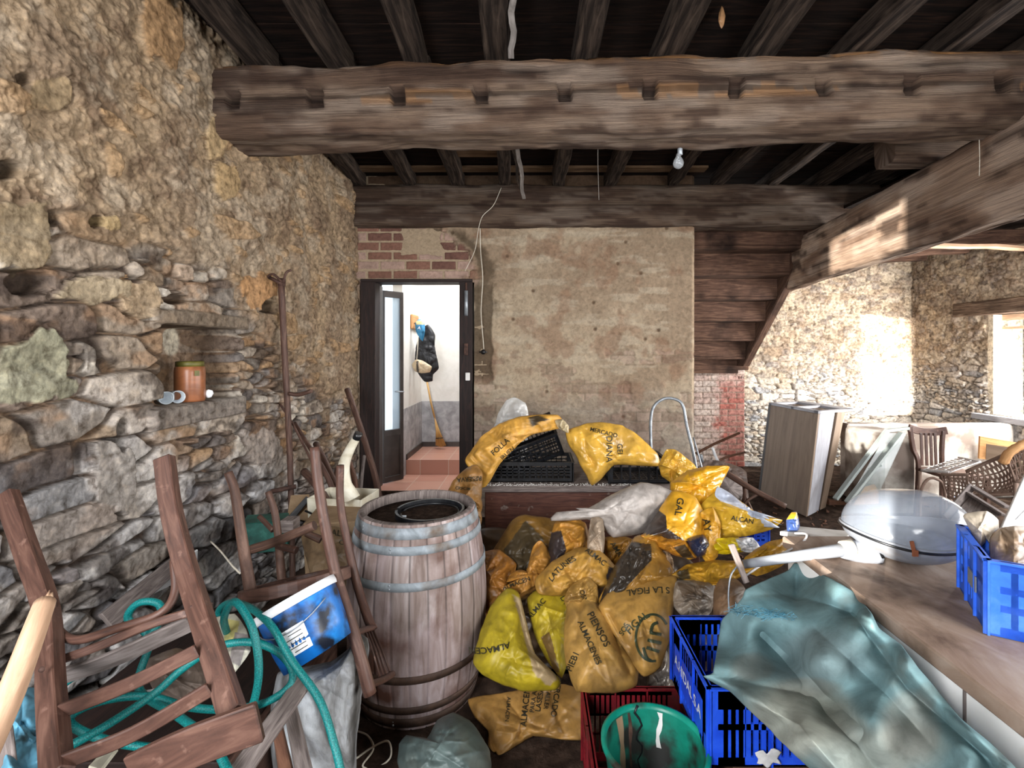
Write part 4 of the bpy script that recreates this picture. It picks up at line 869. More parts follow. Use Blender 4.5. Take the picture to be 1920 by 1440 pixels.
# front row
sa = Sack('feed_sack', 'bright lemon sack with hollow open side, nearest the barrel', [(892, 1240), (905, 1190), (925, 1140), (950, 1112), (972, 1118), (985, 1170), (1000, 1225), (1045, 1270), (1035, 1288), (975, 1288), (920, 1268)], 2.22, 0.12, YEL2, [([(962, 1115), (982, 1125), (1000, 1220), (1045, 1270), (1030, 1288), (1000, 1262), (984, 1200), (972, 1150)], (150, 130, 100))], group=GP, wr=0.018, fold=(0.35, 9, 1.2), crease=[([(968, 1122), (985, 1190), (1010, 1250)], 9, 0.035)])
sa.text('ALMACEN', 918, 1218, 17, 172, bend=0.3)
sb = Sack('feed_sack', 'second lemon sack with a torn hanging corner, behind the first', [(992, 1128), (1010, 1112), (1065, 1115), (1070, 1150), (1062, 1230), (1052, 1265), (1030, 1240), (1005, 1190)], 2.36, 0.09, (178, 156, 36), [([(1014, 1195), (1030, 1185), (1050, 1262), (1040, 1260)], (96, 72, 40))], group=GP, wr=0.016, fold=(0.6, 8, 1.0), crease=[([(1060, 1120), (1015, 1200)], 7, 0.02)])
sb.text('ALMAC', 1006, 1142, 14, -50).text('LA', 1057, 1125, 13, 60)
sc1 = Sack('feed_sack', 'tall orange yellow sack printed PIENSOS in the centre of the front row', [(1068, 1135), (1090, 1112), (1110, 1125), (1140, 1160), (1170, 1215), (1190, 1240), (1188, 1280), (1150, 1292), (1085, 1290), (1065, 1240), (1062, 1190)], 2.16, 0.12, (174, 134, 68), group=GP, wr=0.014, fold=(0.75, 7, 0.9), crease=[([(1150, 1180), (1166, 1230), (1182, 1262)], 8, 0.03), ([(1088, 1130), (1080, 1200)], 7, 0.02)])
sc1.text('PIENSOS', 1122, 1180, 19, 62).text('ALMACENES', 1105, 1205, 16, 66).text('PIEB1', 1074, 1240, 17, -66)
Sack('feed_sack', 'small crumpled sack with shiny clear spot above the PIENSOS sack', [(1060, 1125), (1072, 1098), (1100, 1085), (1118, 1100), (1118, 1135), (1095, 1150), (1070, 1150)], 2.34, 0.06, (176, 136, 70), group=GP, ws=14, wr=0.03, mat='glossy').text('OSN', 1094, 1118, 12, 70)
sd = Sack('feed_sack', 'broad orange sack printed LA FIGAL with a round green emblem', [(1128, 1140), (1150, 1110), (1200, 1092), (1263, 1087), (1258, 1140), (1250, 1200), (1235, 1245), (1205, 1262), (1180, 1225), (1150, 1180)], 2.20, 0.10, (176, 134, 66), group=GP, wr=0.014, fold=(0.2, 6, 0.9), cen=(1205, 1165), crease=[([(1140, 1150), (1175, 1215)], 8, 0.025)])
sd.text('S LA FIGAL', 1215, 1106, 17, 176, bend=-0.2).text('FIGAL', 1194, 1167, 20, -42, mat='inkgreen', bend=0.4).text('SOS', 1170, 1180, 14, -60, mat='inkgreen')
cx0, cy0 = 1224, 1196
sd.stroke([(cx0 + 32 * math.cos(a) * 1.0, cy0 + 44 * math.sin(a)) for a in np.linspace(math.radians(80), math.radians(325), 14)], 4.5, 'inkgreen')
sd.stroke([(1212, 1214), (1236, 1222)], 6, 'inkgreen').stroke([(1214, 1200), (1240, 1206)], 6, 'inkgreen').stroke([(1218, 1186), (1240, 1190)], 6, 'inkgreen').stroke([(1220, 1186), (1224, 1172), (1234, 1167)], 6, 'inkgreen').stroke([(1206, 1214), (1212, 1232), (1222, 1240)], 5, 'inkgreen')
sf = Sack('feed_sack', 'flat orange feed sack spread on the floor in front of the heap', [(876, 1310), (940, 1300), (1000, 1288), (1060, 1282), (1100, 1300), (1100, 1385), (1060, 1388), (1000, 1380), (955, 1408), (932, 1420), (915, 1400), (915, 1370), (890, 1345)], 2.18, 0.05, (178, 134, 70), tv=-0.24, wr=0.018, fold=(0.5, 6, 1.2), group=None, crease=[([(905, 1345), (930, 1410)], 8, 0.03), ([(980, 1300), (975, 1378)], 9, 0.02), ([(1030, 1300), (1060, 1380)], 9, 0.025)])
sf.text('ALMACENES', 986, 1318, 16, -84).text('PARA A', 1000, 1316, 12, -82).text('LASESA', 1012, 1312, 14, -80).text('TALLER', 1026, 1310, 12, 100).text('MERCADO', 1042, 1308, 15, 98).text('ALMACEN', 952, 1330, 10, 95)
Sack('clear_bag', 'dirty grey plastic bag at the foot of the emblem sack', [(1215, 1250), (1240, 1215), (1255, 1230), (1274, 1370), (1230, 1375), (1212, 1290)], 2.2, 0.06, (128, 120, 112), cat='bag', mat='glossy', group=None)
Sack('paper_sack', 'whitish brown stained crumpled bag left of the round brown sack', [(1262, 1090), (1300, 1085), (1335, 1095), (1340, 1130), (1325, 1158), (1280, 1155), (1258, 1130)], 2.30, 0.09, (150, 138, 124), [([(1270, 1092), (1330, 1100), (1320, 1130), (1280, 1120)], (92, 78, 64))], ws=12, wr=0.03, cat='sack')
Sack('jute_sack', 'round brown upright sack behind the blue crate', [(1338, 1110), (1350, 1085), (1380, 1085), (1398, 1105), (1402, 1170), (1340, 1170)], 2.14, 0.09, (134, 104, 78), wr=0.008)
# on the chest
sk1 = Sack('feed_sack', 'yellow feed sack draped over the tilted black crate', [(880, 858), (905, 822), (938, 798), (975, 785), (1015, 780), (1042, 783), (1050, 795), (1042, 806), (1010, 812), (992, 818), (975, 830), (940, 865), (918, 905), (905, 908), (893, 885)], 3.62, 0.07, (214, 160, 70), [([(990, 782), (1012, 778), (1028, 786), (1010, 792), (996, 800)], (50, 44, 34))], tv=-0.1, group=GP, cen=(950, 820), wr=0.03, fold=(-0.8, 8, 1.2))
sk1.text('FOLLA', 938, 838, 14, -42).text('IRUEN', 952, 850, 11, -42)
Sack('rope_bundle', 'pale frayed sack mouth at the top corner of the tilted crate', [(1040, 788), (1055, 786), (1066, 798), (1066, 812), (1055, 808), (1045, 800)], 3.6, 0.03, (206, 188, 150), cat='sack', nr=20, nth=60, dirt=0.2)
sk2 = Sack('feed_sack', 'big shiny yellow feed sack draped over the right black crate', [(1066, 812), (1095, 800), (1130, 796), (1165, 802), (1200, 825), (1225, 850), (1228, 872), (1200, 872), (1150, 870), (1125, 898), (1112, 905), (1098, 880), (1082, 850), (1072, 835)], 3.66, 0.10, (228, 178, 74), tv=-0.1, group=GP, mat='glossy', wr=0.024, cen=(1135, 842), fold=(-0.5, 7, 1.0))
sk2.text('MERCADO', 1132, 811, 11, 14).text('DIANA', 1142, 842, 16, 90).text('GEI', 1162, 842, 14, 88)
Sack('feed_sack', 'small yellow sack standing at the right end of the chest below the hand truck', [(1238, 870), (1252, 845), (1270, 848), (1300, 872), (1310, 890), (1280, 900), (1262, 905), (1242, 890)], 3.5, 0.06, (226, 176, 66), tv=-0.1, group=GP, mat='glossy')
sp = Sack('feed_sack', 'brown yellow sack leaning behind the barrel against the chest end', [(838, 925), (850, 900), (872, 880), (895, 872), (905, 890), (902, 935), (895, 1100), (860, 1100), (845, 950)], 3.3, 0.07, (150, 108, 56), tv=-0.1)
sp.text('RESERVA', 880, 898, 12, 176).text('CRECIM', 868, 916, 8, 4)
Sack('white_sack', 'big grey white translucent sack lying across the heap and chest', [(1030, 975), (1050, 955), (1095, 957), (1150, 925), (1200, 905), (1240, 910), (1278, 930), (1250, 950), (1225, 975), (1205, 1000), (1150, 1008), (1125, 985), (1090, 970), (1045, 980)], 2.78, 0.12, (180, 172, 166), wr=0.018, fold=(-0.45, 7, 1.3), cen=(1165, 960), dirt=0.15, mat='cloth', tv=-0.1)
Sack('clear_bag', 'clear plastic bag slumped against the plastered wall beside the door', [(915, 830), (935, 775), (950, 750), (965, 745), (985, 755), (992, 780), (990, 820), (980, 878), (940, 880), (905, 878)], 4.28, 0.08, (190, 188, 186), cat='bag', mat='polybag', tv=-0.02, wr=0.03)

# green grey bag on the floor at the bottom edge, teal cloth on the crate
Sack('bin_bag', 'grey green plastic bag on the floor at the bottom edge by the barrel', [(748, 1395), (765, 1375), (800, 1385), (820, 1350), (850, 1335), (880, 1350), (900, 1375), (920, 1410), (915, 1470), (760, 1470), (745, 1430)], 1.88, 0.11, (84, 98, 96), cat='bag', wr=0.016, tv=-0.2, mat='cloth', dirt=0.2)
tb = Sack('tarp', 'large torn pale teal woven tarp spread over the blue crate to the counter',
     [(1316, 1268), (1335, 1262), (1345, 1210), (1352, 1165), (1380, 1135), (1392, 1120), (1398, 1105), (1440, 1085), (1478, 1068), (1490, 1054), (1505, 1062), (1560, 1085), (1600, 1110), (1635, 1150), (1648, 1178), (1690, 1210), (1730, 1262), (1800, 1345), (1860, 1395), (1915, 1450), (1930, 1500), (1600, 1500), (1500, 1425), (1420, 1345), (1370, 1298)],
     1.5, 0.05, (116, 148, 152), cat='tarp', wr=0.009, ws=5, nr=130, nth=340, mat='tarp', auto=0, cen=(1560, 1290), pw=8, dirt=0.35, seed=303,
     ctrl=[(1490, 1060, 2.1), (1600, 1110, 1.72), (1320, 1275, 1.53), (1345, 1180, 1.86), (1420, 1340, 1.40), (1500, 1430, 1.22), (1640, 1180, 1.46), (1730, 1262, 1.28), (1860, 1400, 1.08), (1560, 1260, 1.44), (1620, 1400, 1.2), (1450, 1200, 1.72), (1915, 1450, 1.02)],
     blobs=[(1500, 1350, 130, 70, (150, 150, 138), 0.8), (1640, 1420, 130, 70, (142, 146, 138), 0.8), (1540, 1230, 110, 60, (112, 128, 130), 0.7), (1700, 1360, 60, 60, (146, 146, 138), 0.6), (1410, 1250, 40, 26, (104, 110, 106), 0.7), (1520, 1290, 60, 20, (112, 112, 104), 0.6), (1440, 1140, 60, 20, (96, 140, 150), 0.6)], fold=(0.62, 6, 0.7), crease=[([(1430, 1190), (1500, 1260), (1560, 1330), (1610, 1370)], 20, 0.10), ([(1345, 1262), (1420, 1285), (1510, 1300)], 16, 0.06), ([(1560, 1330), (1640, 1440)], 20, 0.06), ([(1380, 1300), (1500, 1360), (1600, 1480)], 22, -0.05),
       ([(1400, 1115), (1480, 1115), (1560, 1135), (1630, 1165)], 8, 0.03), ([(1492, 1064), (1494, 1120)], 7, 0.05), ([(1600, 1150), (1700, 1290), (1860, 1430)], 16, 0.06), ([(1620, 1140), (1740, 1285), (1890, 1425)], 16, -0.03), ([(1530, 1180), (1660, 1300), (1780, 1430)], 16, 0.03)])
fr_ = MB()
for k in range(70):
    u0 = R.uniform(1378, 1490); v0 = 1142 + (u0 - 1378) * 0.10 + R.uniform(-8, 10)
    pts = []
    for j in range(4):
        uu = u0 + R.uniform(-9, 9) * j * 0.6 - 3 * j; v2 = v0 + R.uniform(-5, 6) * j * 0.5; yy = float(tb.front(np.array([uu]), np.array([v2]))[0]) - 0.005 - 0.006 * R.random() * j
        pts.append(P(uu, v2, yy))
    fr_.tube(pts, 0.0007, 4, caps=False)
fo = fr_.build('frayed_threads', M['tarpblue'], tb.o); fo['kind'] = 'stuff'
# ================================================================ BARREL AND LEFT CLUTTER
BX, BY = -0.585, 2.44
def brad(z):   # bulging profile
    t = (z - 0.46) / 0.46; return 0.345 - 0.062 * abs(t) ** 2.1
bt = thing('wine_barrel', 'big upright oak barrel with grey hoops in the centre foreground', 'barrel', (BX, BY, 0))
nz, nth = 90, 26 * 12
Z_ = np.linspace(0.0, 0.92, nz); TH = np.linspace(0, 2 * math.pi, nth, endpoint=False); ZZ, TT = np.meshgrid(Z_, TH, indexing='ij')
st_ = TT / (2 * math.pi) * 26; si = np.floor(st_); sf_ = st_ - si; gr = np.minimum(sf_, 1 - sf_)
rad = 0.345 - 0.062 * np.abs((ZZ - 0.46) / 0.46) ** 2.1 - 0.004 * ss(0.06, 0.0, gr) + 0.002 * (h2(si, si * 0, 5) - .5) + 0.003 * (fbm(TT * 6, ZZ * 5, 3, 5) - .5)
tone = 0.8 + 0.35 * h2(si, si * 0, 8)
cb = np.broadcast_to(LN((188, 188, 188)), ZZ.shape + (3,)) * tone[..., None]; cb = mixc(cb, cb * 0.35, ss(0.05, 0.0, gr))
cb = mixc(cb, np.broadcast_to(LN((206, 206, 216)), cb.shape), 0.5 * ss(0.45, 0.65, fbm(TT * 2.5, ZZ * 3, 4, 6)))
V = np.stack([BX + rad * np.cos(TT), BY + rad * np.sin(TT), ZZ], -1).reshape(-1, 3)
uvb = np.stack([ZZ.ravel(), (TT * 0.33).ravel()], -1)
link('stave_wall', np_mesh('stave_wall', V, grid_faces(nz, nth, wrap=True), cb.reshape(-1, 3), uvs=uvb), M['barrel'], bt)
b = MB(); b.lathe([(0.283, 0.92), (0.262, 0.925), (0.258, 0.92), (0.256, 0.87)], (BX, BY, 0), n=64); b.build('chime', M['board_grey'], bt)
b = MB(); b.lathe([(0.0, 0.872), (0.12, 0.876), (0.2, 0.872), (0.262, 0.875), (0.262, 0.85), (0, 0.85)], (BX, BY, 0), n=48); b.build('barrel_head', M['dirt'], bt)
for (z, hh, mt) in [(0.885, 0.046, 'hoop'), (0.815, 0.036, 'hoop'), (0.665, 0.036, 'hoop'), (0.255, 0.036, 'hoop_rust'), (0.105, 0.036, 'hoop_rust'), (0.04, 0.046, 'hoop_rust')]:
    b = MB(); r0, r1 = brad(z - hh / 2), brad(z + hh / 2); b.lathe([(r0 + 0.001, z - hh / 2), (r0 + 0.0045, z - hh / 2), (r1 + 0.0045, z + hh / 2), (r1 + 0.001, z + hh / 2)], (BX, BY, 0), n=96)
    ho_ = b.build('hoop', M[mt], bt)
    b = MB(); a_ = math.radians(-118 + 20 * math.sin(z * 40)); rr = brad(z) + 0.0045
    for dz_ in (-0.008, 0.008):
        b.lathe([(0, 0.003), (0.004, 0.002), (0.005, 0)], (BX + rr * math.cos(a_), BY + rr * math.sin(a_), z + dz_), axis=(math.cos(a_), math.sin(a_), 0), n=10)
    b.build('rivets', M['metalgrey'], ho_)
rg = thing('plastic_ring', 'black plastic bucket rim ring lying on the barrel top', 'ring', (BX + 0.05, BY - 0.0, 0.88))
b = MB(); pts = [(BX + 0.065 + 0.165 * math.cos(a), BY - 0.02 + 0.165 * math.sin(a), 0.895) for a in np.linspace(math.radians(-172), math.radians(176), 60)]
b.tube(pts, 1, flat=(0.012, 0.03), up=(0, 0, 1)); b.build('outer_band', M['black'], rg)
b = MB(); pts = [(BX + 0.065 + 0.142 * math.cos(a), BY - 0.02 + 0.142 * math.sin(a), 0.892) for a in np.linspace(math.radians(-170), math.radians(170), 60)]
b.tube(pts, 0.004, 8); b.build('inner_band', M['black'], rg)
b = MB(); q = Vector((BX + 0.065 - 0.16, BY - 0.04, 0.885)); b.tube([q, q + Vector((0.02, -0.03, 0.004)), q + Vector((0.05, -0.02, 0.0))], 0.006, 8); b.build('clasp', M['metalgrey'], rg)

def stick(name, label, pts, r, mat, cat='stick', n=10, group=None, cap=True, smoothn=6, rough=0.0):
    b = MB(); q = [P(*x) for x in (cr(pts, smoothn) if len(pts) > 2 else pts)]
    b.tube(q, r if isinstance(r, list) else r, n, rough=rough); return tag(b.build(name, M[mat], None), label, cat, group)

# ---- ladder-back chair, upside down, nearest left
c1 = thing('ladderback_chair', 'brown slatted-back wooden chair turned upside down, nearest at the left', 'chair', tuple(P(250, 1300, 1.2)))
def rect(nm, par, pts, w_, h_, mat='chair', up=None, sm=5):
    b = MB(); q = PC(*pts, n=sm) if len(pts) > 2 else PP(*pts); b.tube(q, 1, flat=(w_, h_), up=up); return b.build(nm, M[mat], par, bevel=0.003)
rect('rear_leg', c1, [(12, 925, 1.50), (52, 1040, 1.43), (88, 1150, 1.34), (96, 1300, 1.17), (108, 1460, 1.02)], 0.036, 0.05, up=(1, 0, 0))
rect('rear_leg', c1, [(308, 858, 1.52), (322, 960, 1.45), (352, 1075, 1.36), (395, 1210, 1.21), (437, 1340, 1.09)], 0.034, 0.05, up=(1, 0, 0))
b = MB(); b.tube(PC((98, 1125, 1.35), (100, 1170, 1.33), (140, 1200, 1.30), (220, 1178, 1.30), (300, 1150, 1.32), (328, 1110, 1.36), (326, 1050, 1.40), n=6), 0.0115, 10); b.build('seat_hoop', M['chair'], c1)
b = MB(); b.tube(PC((350, 1052, 1.40), (368, 1085, 1.44), (380, 1130, 1.40), n=6), 0.010, 10); b.build('hoop_brace', M['chair'], c1)
rect('seat_rail', c1, [(112, 1238, 1.28), (190, 1210, 1.29), (280, 1172, 1.30), (355, 1148, 1.31), (398, 1138, 1.33)], 0.022, 0.035, up=(0, -1, 0.3))
rect('seat_board', c1, [(110, 1270, 1.30), (200, 1240, 1.32), (290, 1200, 1.33), (362, 1166, 1.33)], 0.012, 0.06, mat='board_grey', up=(0, -0.5, 0.8))
rect('back_slat', c1, [(112, 1334, 1.13), (240, 1284, 1.15), (370, 1220, 1.18)], 0.012, 0.033)
rect('back_slat', c1, [(114, 1430, 1.04), (250, 1376, 1.08), (394, 1292, 1.12)], 0.012, 0.034)
rect('crest_rail', c1, [(250, 1452, 1.02), (360, 1400, 1.03), (488, 1352, 1.06)], 0.018, 0.085)
for (u_, v_, y_) in [(94, 1135, 1.305), (362, 1137, 1.285), (82, 1253, 1.18)]:
    b = MB(); p = P(u_, v_, y_); b.lathe([(0, 0.006), (0.005, 0.005), (0.007, 0.0)], p - Vector((0, 0.004, 0)), axis=(0, -1, 0.2), n=12); b.build('screw_head', M['ironrust'], c1)

# ---- bentwood chair, upside down
c2 = thing('bentwood_chair', 'round-seated bentwood chair standing upside down between hose and barrel', 'chair', tuple(P(560, 1120, 1.85)))
def rnd(nm, par, pts, r, mat='chair', n=12, sm=6):
    b = MB(); b.tube(PC(*pts, n=sm) if len(pts) > 2 else PP(*pts), r, n); return b.build(nm, M[mat], par)
rnd('front_leg', c2, [(428, 886, 1.82), (440, 920, 1.81), (450, 985, 1.79), (460, 1050, 1.78), (470, 1110, 1.77)], [0.015, 0.021], 'chair_old')
rnd('front_leg', c2, [(503, 922, 2.28), (515, 960, 2.26), (522, 1010, 2.24), (526, 1060, 2.22), (530, 1100, 2.20)], [0.014, 0.020], 'chair_old')
rnd('rear_leg', c2, [(590, 838, 1.76), (596, 900, 1.75), (608, 975, 1.73), (628, 1070, 1.71), (655, 1160, 1.66), (678, 1240, 1.62), (694, 1302, 1.60)], [0.017, 0.021])
rnd('rear_leg', c2, [(638, 872, 2.12), (638, 940, 2.11), (650, 1010, 2.09), (668, 1090, 2.06), (690, 1160, 2.0), (700, 1182, 1.98)], [0.016, 0.019])
b = MB(); ring = []
A_, B2, C_ = P(452, 1122, 1.72), P(660, 1066, 1.98), P(560, 1088, 1.62)
cen = (P(452, 1120, 1.80) + P(652, 1072, 1.98)) / 2; ax1 = (P(652, 1072, 1.98) - P(452, 1120, 1.80)) / 2; ax2 = Vector((-0.085, 0.17, -0.072))
for k in range(41):
    a = 2 * math.pi * k / 40; ring.append(cen + ax1 * math.cos(a) + ax2 * math.sin(a))
b.tube(ring, 1, flat=(0.022, 0.045), up=(0, 0, 1), caps=False); b.build('seat_ring', M['chair'], c2, bevel=0.003)
b = MB(); vs = [cen + Vector((0, 0, -0.012))] + [cen + (p - cen) * 0.95 + Vector((0, 0, -0.012)) for p in ring[:-1]]
vs2 = [p + Vector((0, 0, 0.008)) for p in vs]; nn = 40
fs = [(0, 1 + (k + 1) % nn, 1 + k) for k in range(nn)] + [(41, 42 + k, 42 + (k + 1) % nn) for k in range(nn)] + [(1 + k, 1 + (k + 1) % nn, 42 + (k + 1) % nn, 42 + k) for k in range(nn)]
b.quadmesh(vs + vs2, fs, [[(0, 0)] * len(f) for f in fs], False); b.build('seat_panel', M['jamb'], c2)
rnd('back_rail', c2, [(668, 1186, 1.66), (685, 1180, 1.8), (700, 1177, 1.95)], 0.011)
rnd('back_rail', c2, [(692, 1284, 1.61), (715, 1276, 1.72), (736, 1264, 1.86)], 0.012)
for k, t_ in enumerate((0.45, 0.6, 0.75, 0.92)):
    a_ = P(668, 1186, 1.66).lerp(P(700, 1177, 1.95), t_); d_ = P(692, 1284, 1.61).lerp(P(736, 1264, 1.86), t_)
    b = MB(); b.tube([a_, (a_ + d_) / 2 + Vector((0.004, 0, 0)), d_], 0.0042, 8); b.build('back_spindle', M['chair'], c2)
# loose curved chair pieces
stick('chair_part', 'curved brown chair rail lying behind the upside-down bentwood chair legs', [(472, 1030, 2.05), (510, 1018, 2.03), (550, 1002, 2.0), (590, 985, 2.0)], [0.020, 0.020], 'chair_old', 'chair part')
stick('chair_part', 'short reddish turned chair leg stub below the curved rail', [(520, 1022, 2.2), (540, 1028, 2.18), (556, 1032, 2.17)], [0.016, 0.016], 'chair', 'chair part')
stick('chair_part', 'short pale worn chair stub right of the curved rail', [(574, 1000, 2.2), (588, 1006, 2.2), (602, 1012, 2.2)], [0.014, 0.018], 'chair_old', 'chair part')
stick('chair_part', 'pinkish slim stick between the green crate and the bentwood legs', [(486, 968, 2.4), (500, 982, 2.38), (512, 995, 2.36)], [0.012, 0.012], 'chair', 'chair part')

# ---- broken pale pole
b = MB(); b.tube([P(*q) for q in cr([(84, 1130, 1.16), (62, 1190, 1.09), (20, 1300, 1.0), (-40, 1430, 0.9), (-90, 1540, 0.82)], 5)], [0.021, 0.027], 14)
bp = thing('broken_pole', 'thick pale broken wooden pole with splintered tip at the left edge', 'pole', tuple(P(60, 1200, 1.08))); shf_ = b.build('shaft', M['stick_pale'], bp)
b = MB(); q0 = P(84, 1130, 1.16); d0 = (P(84, 1130, 1.16) - P(62, 1190, 1.09)).normalized()
for k in range(14):
    a = k * 2.4; o_ = Vector((math.cos(a) * 0.014, math.sin(a) * 0.010, math.sin(a) * 0.010)); b.tube([q0 + o_ - d0 * 0.012, q0 + o_ * 0.8 + d0 * R.uniform(0.006, 0.026)], [0.006, 0.001], 5)
b.build('splinters', M['stick_pale'], shf_)

# ---- hose
hp_ = [(642, 1460, 1.30), (628, 1400, 1.33), (600, 1315, 1.38), (548, 1240, 1.42), (510, 1175, 1.47), (470, 1140, 1.55), (432, 1130, 1.62), (410, 1150, 1.66), (430, 1200, 1.62), (420, 1160, 1.5), (440, 1128, 1.44), (470, 1170, 1.39), (484, 1230, 1.37), (482, 1290, 1.36), (462, 1340, 1.36),
       (400, 1385, 1.38), (300, 1402, 1.36), (190, 1385, 1.32), (130, 1352, 1.32), (180, 1318, 1.36), (270, 1305, 1.40), (350, 1325, 1.42), (420, 1330, 1.42), (490, 1320, 1.40), (540, 1290, 1.41), (548, 1256, 1.44), (520, 1222, 1.46), (470, 1204, 1.44), (405, 1214, 1.42), (340, 1256, 1.38), (290, 1300, 1.34), (200, 1360, 1.26), (120, 1405, 1.2),
       (60, 1440, 1.16), (40, 1400, 1.2), (80, 1320, 1.3), (150, 1262, 1.38), (230, 1230, 1.42), (290, 1180, 1.46), (300, 1135, 1.5), (262, 1130, 1.5), (240, 1160, 1.5), (280, 1200, 1.5), (260, 1290, 1.44), (330, 1340, 1.36), (395, 1390, 1.26), (430, 1450, 1.2)]
stick('garden_hose', 'long teal green garden hose coiled under the upside-down chairs', hp_, 0.0108, 'hose', 'hose', n=14, smoothn=10)
# ---- blue pail with paper label, tipped on the block
pail = thing('paint_pail', 'tipped blue paint pail with white paper label, resting on the grey block', 'bucket', tuple(P(590, 1170, 1.66)))
rc = P(556, 1124, 1.62); ax = (P(612, 1232, 1.60) - rc); ax.y = -0.05; ax = ax.normalized(); Lp = 0.185; rp_ = 0.126
b = MB(); b.lathe([(rp_ * 0.98, 0.004), (rp_, 0.0), (rp_ * 0.99, 0.02), (rp_ * 0.93, 0.12), (rp_ * 0.86, Lp), (0, Lp), (0, Lp - 0.008), (rp_ * 0.84, Lp - 0.008), (rp_ * 0.97, 0.004)], rc, axis=ax, n=56); b.build('pail_body', M['pailblue'], pail)
b = MB(); b.lathe([(rp_ * 0.97, -0.012), (rp_ * 1.03, -0.012), (rp_ * 1.045, 0.006), (rp_ * 1.03, 0.016), (rp_ * 1.0, 0.016)], rc, axis=ax, n=56); b.build('rim_ring', M['paper'], pail)
qr = Vector((0, 0, 1)).rotation_difference(ax)
def on_pail(deg, z, off=0.002):
    rr = rp_ * (1 - 0.14 * z / Lp) + off; a = math.radians(deg); return rc + qr @ Vector((rr * math.cos(a), rr * math.sin(a), z))
best = min(range(0, 360, 5), key=lambda d: (on_pail(d, 0.1)).y + 0.6 * abs(on_pail(d, 0.1).x - P(552, 1200, 1.5).x) + 0.6 * abs(on_pail(d, 0.1).z - P(552, 1200, 1.5).z))
def patch(name, d0, d1, z0, z1, mat, off, par=None):
    b = MB(); vs = []; n = 8
    for i in range(n + 1):
        for j in range(3): vs.append(on_pail(d0 + (d1 - d0) * i / n, z0 + (z1 - z0) * j / 2, off))
    fs = [(i * 3 + j, i * 3 + j + 1, (i + 1) * 3 + j + 1, (i + 1) * 3 + j) for i in range(n) for j in range(2)]
    b.quadmesh(vs, fs, [[(0, 0)] * 4 for _ in fs], True); return b.build(name, M[mat], par or pail)
lab_ = patch('paper_label', best - 22, best + 22, 0.070, 0.150, 'paper', 0.0025)
for k in range(5): patch('label_print', best - 16, best + (10 if k % 2 else 4), 0.088 + k * 0.013, 0.0905 + k * 0.013, 'ink', 0.0032, lab_)
b = MB(); b.tube([on_pail(best - 60 + k * 12, 0.045 + 0.035 * math.sin(math.pi * k / 10), 0.008) for k in range(11)], 0.0018, 6); b.build('wire_handle', M['metalgrey'], pail)
# ---- grey block
blk = Sack('weathered_block', 'large grey weathered block under the blue pail at the bottom', [(520, 1262), (560, 1252), (620, 1240), (655, 1215), (672, 1188), (690, 1196), (692, 1222), (680, 1290), (668, 1390), (662, 1470), (520, 1470), (505, 1350)], 1.74, 0.16, (150, 150, 150), cat='block', wr=0.012, ws=9, tv=-0.02, mat='cloth', dirt=0, pw=4, back=1.0)
blk.o.data.materials[0] = M['stump']
# ---- boards and sheets in the left pile
def slab(name, label, cat, corners, th, mat, group=None, bevel=0.003):
    "a board given by 4 picture points with distances, and a thickness pushed away from the viewer"
    c = [P(*q) for q in corners]; n_ = (c[1] - c[0]).cross(c[3] - c[0]).normalized()
    if n_.y < 0: n_ = -n_
    b = MB(); b.hexa([*c, *[p + n_ * th for p in c]]); return tag(b.build(name, M[mat], None, bevel=bevel), label, cat, group)
slab('old_board', 'dark grey board slanting down from the hose toward the bottom left', 'board', [(420, 1452, 1.22), (462, 1460, 1.22), (588, 1275, 1.42), (560, 1262, 1.44)], 0.015, 'board_grey')
slab('old_board', 'brown narrow board standing left of the grey block', 'board', [(505, 1345, 1.46), (520, 1338, 1.46), (552, 1470, 1.44), (525, 1474, 1.44)], 0.015, 'board_brown')
slab('old_board', 'grey upright board standing against the grey block', 'board', [(530, 1330, 1.45), (552, 1318, 1.45), (590, 1470, 1.43), (556, 1474, 1.43)], 0.012, 'board_grey')
slab('old_board', 'cracked grey board against the stone wall behind the upside-down chair', 'board', [(190, 1150, 1.96), (330, 1040, 2.36), (352, 1056, 2.40), (215, 1180, 1.98)], 0.02, 'board_grey')
slab('plastic_sheet', 'bluish white panel sheet wedged behind the slatted chair', 'panel', [(252, 1130, 2.10), (345, 1045, 2.44), (368, 1030, 2.53), (366, 1075, 2.51)], 0.01, 'paper')
Sack('painted_sheet', 'cream white paint-stained sheet between the slatted chair and hose', [(398, 1160), (440, 1150), (462, 1180), (470, 1220), (440, 1262), (418, 1285), (405, 1240), (396, 1200)], 1.52, 0.012, (212, 208, 190), [([(425, 1160), (450, 1165), (440, 1200), (415, 1230)], (196, 188, 120)), ([(440, 1185), (468, 1190), (450, 1250), (430, 1240)], (140, 132, 130))], cat='sheet', wr=0.006, dirt=0.3)
Sack('tarp', 'light blue crumpled tarpaulin bundle at the lower left edge', [(15, 1330), (40, 1290), (75, 1290), (105, 1330), (100, 1400), (90, 1460), (0, 1470), (-10, 1400)], 1.22, 0.06, (96, 158, 184), cat='tarp', wr=0.022, ws=10, dirt=0.1)
slab('leaning_board', 'grey white board leaning at the bottom left corner', 'panel', [(-10, 1345, 1.1), (22, 1360, 1.1), (34, 1460, 1.04), (-20, 1470, 1.04)], 0.01, 'board_grey')
Sack('dirty_rag', 'grey dusty rag lump seen through the chair slats', [(270, 1240), (330, 1215), (378, 1232), (396, 1290), (350, 1320), (290, 1300)], 1.62, 0.05, (122, 108, 98), cat='rag', wr=0.02, dirt=0.8)
slab('white_dish', 'small white curved plastic piece in the hose coil', 'plastic piece', [(228, 1312, 1.46), (262, 1295, 1.47), (292, 1290, 1.47), (270, 1312, 1.45)], 0.01, 'paper')
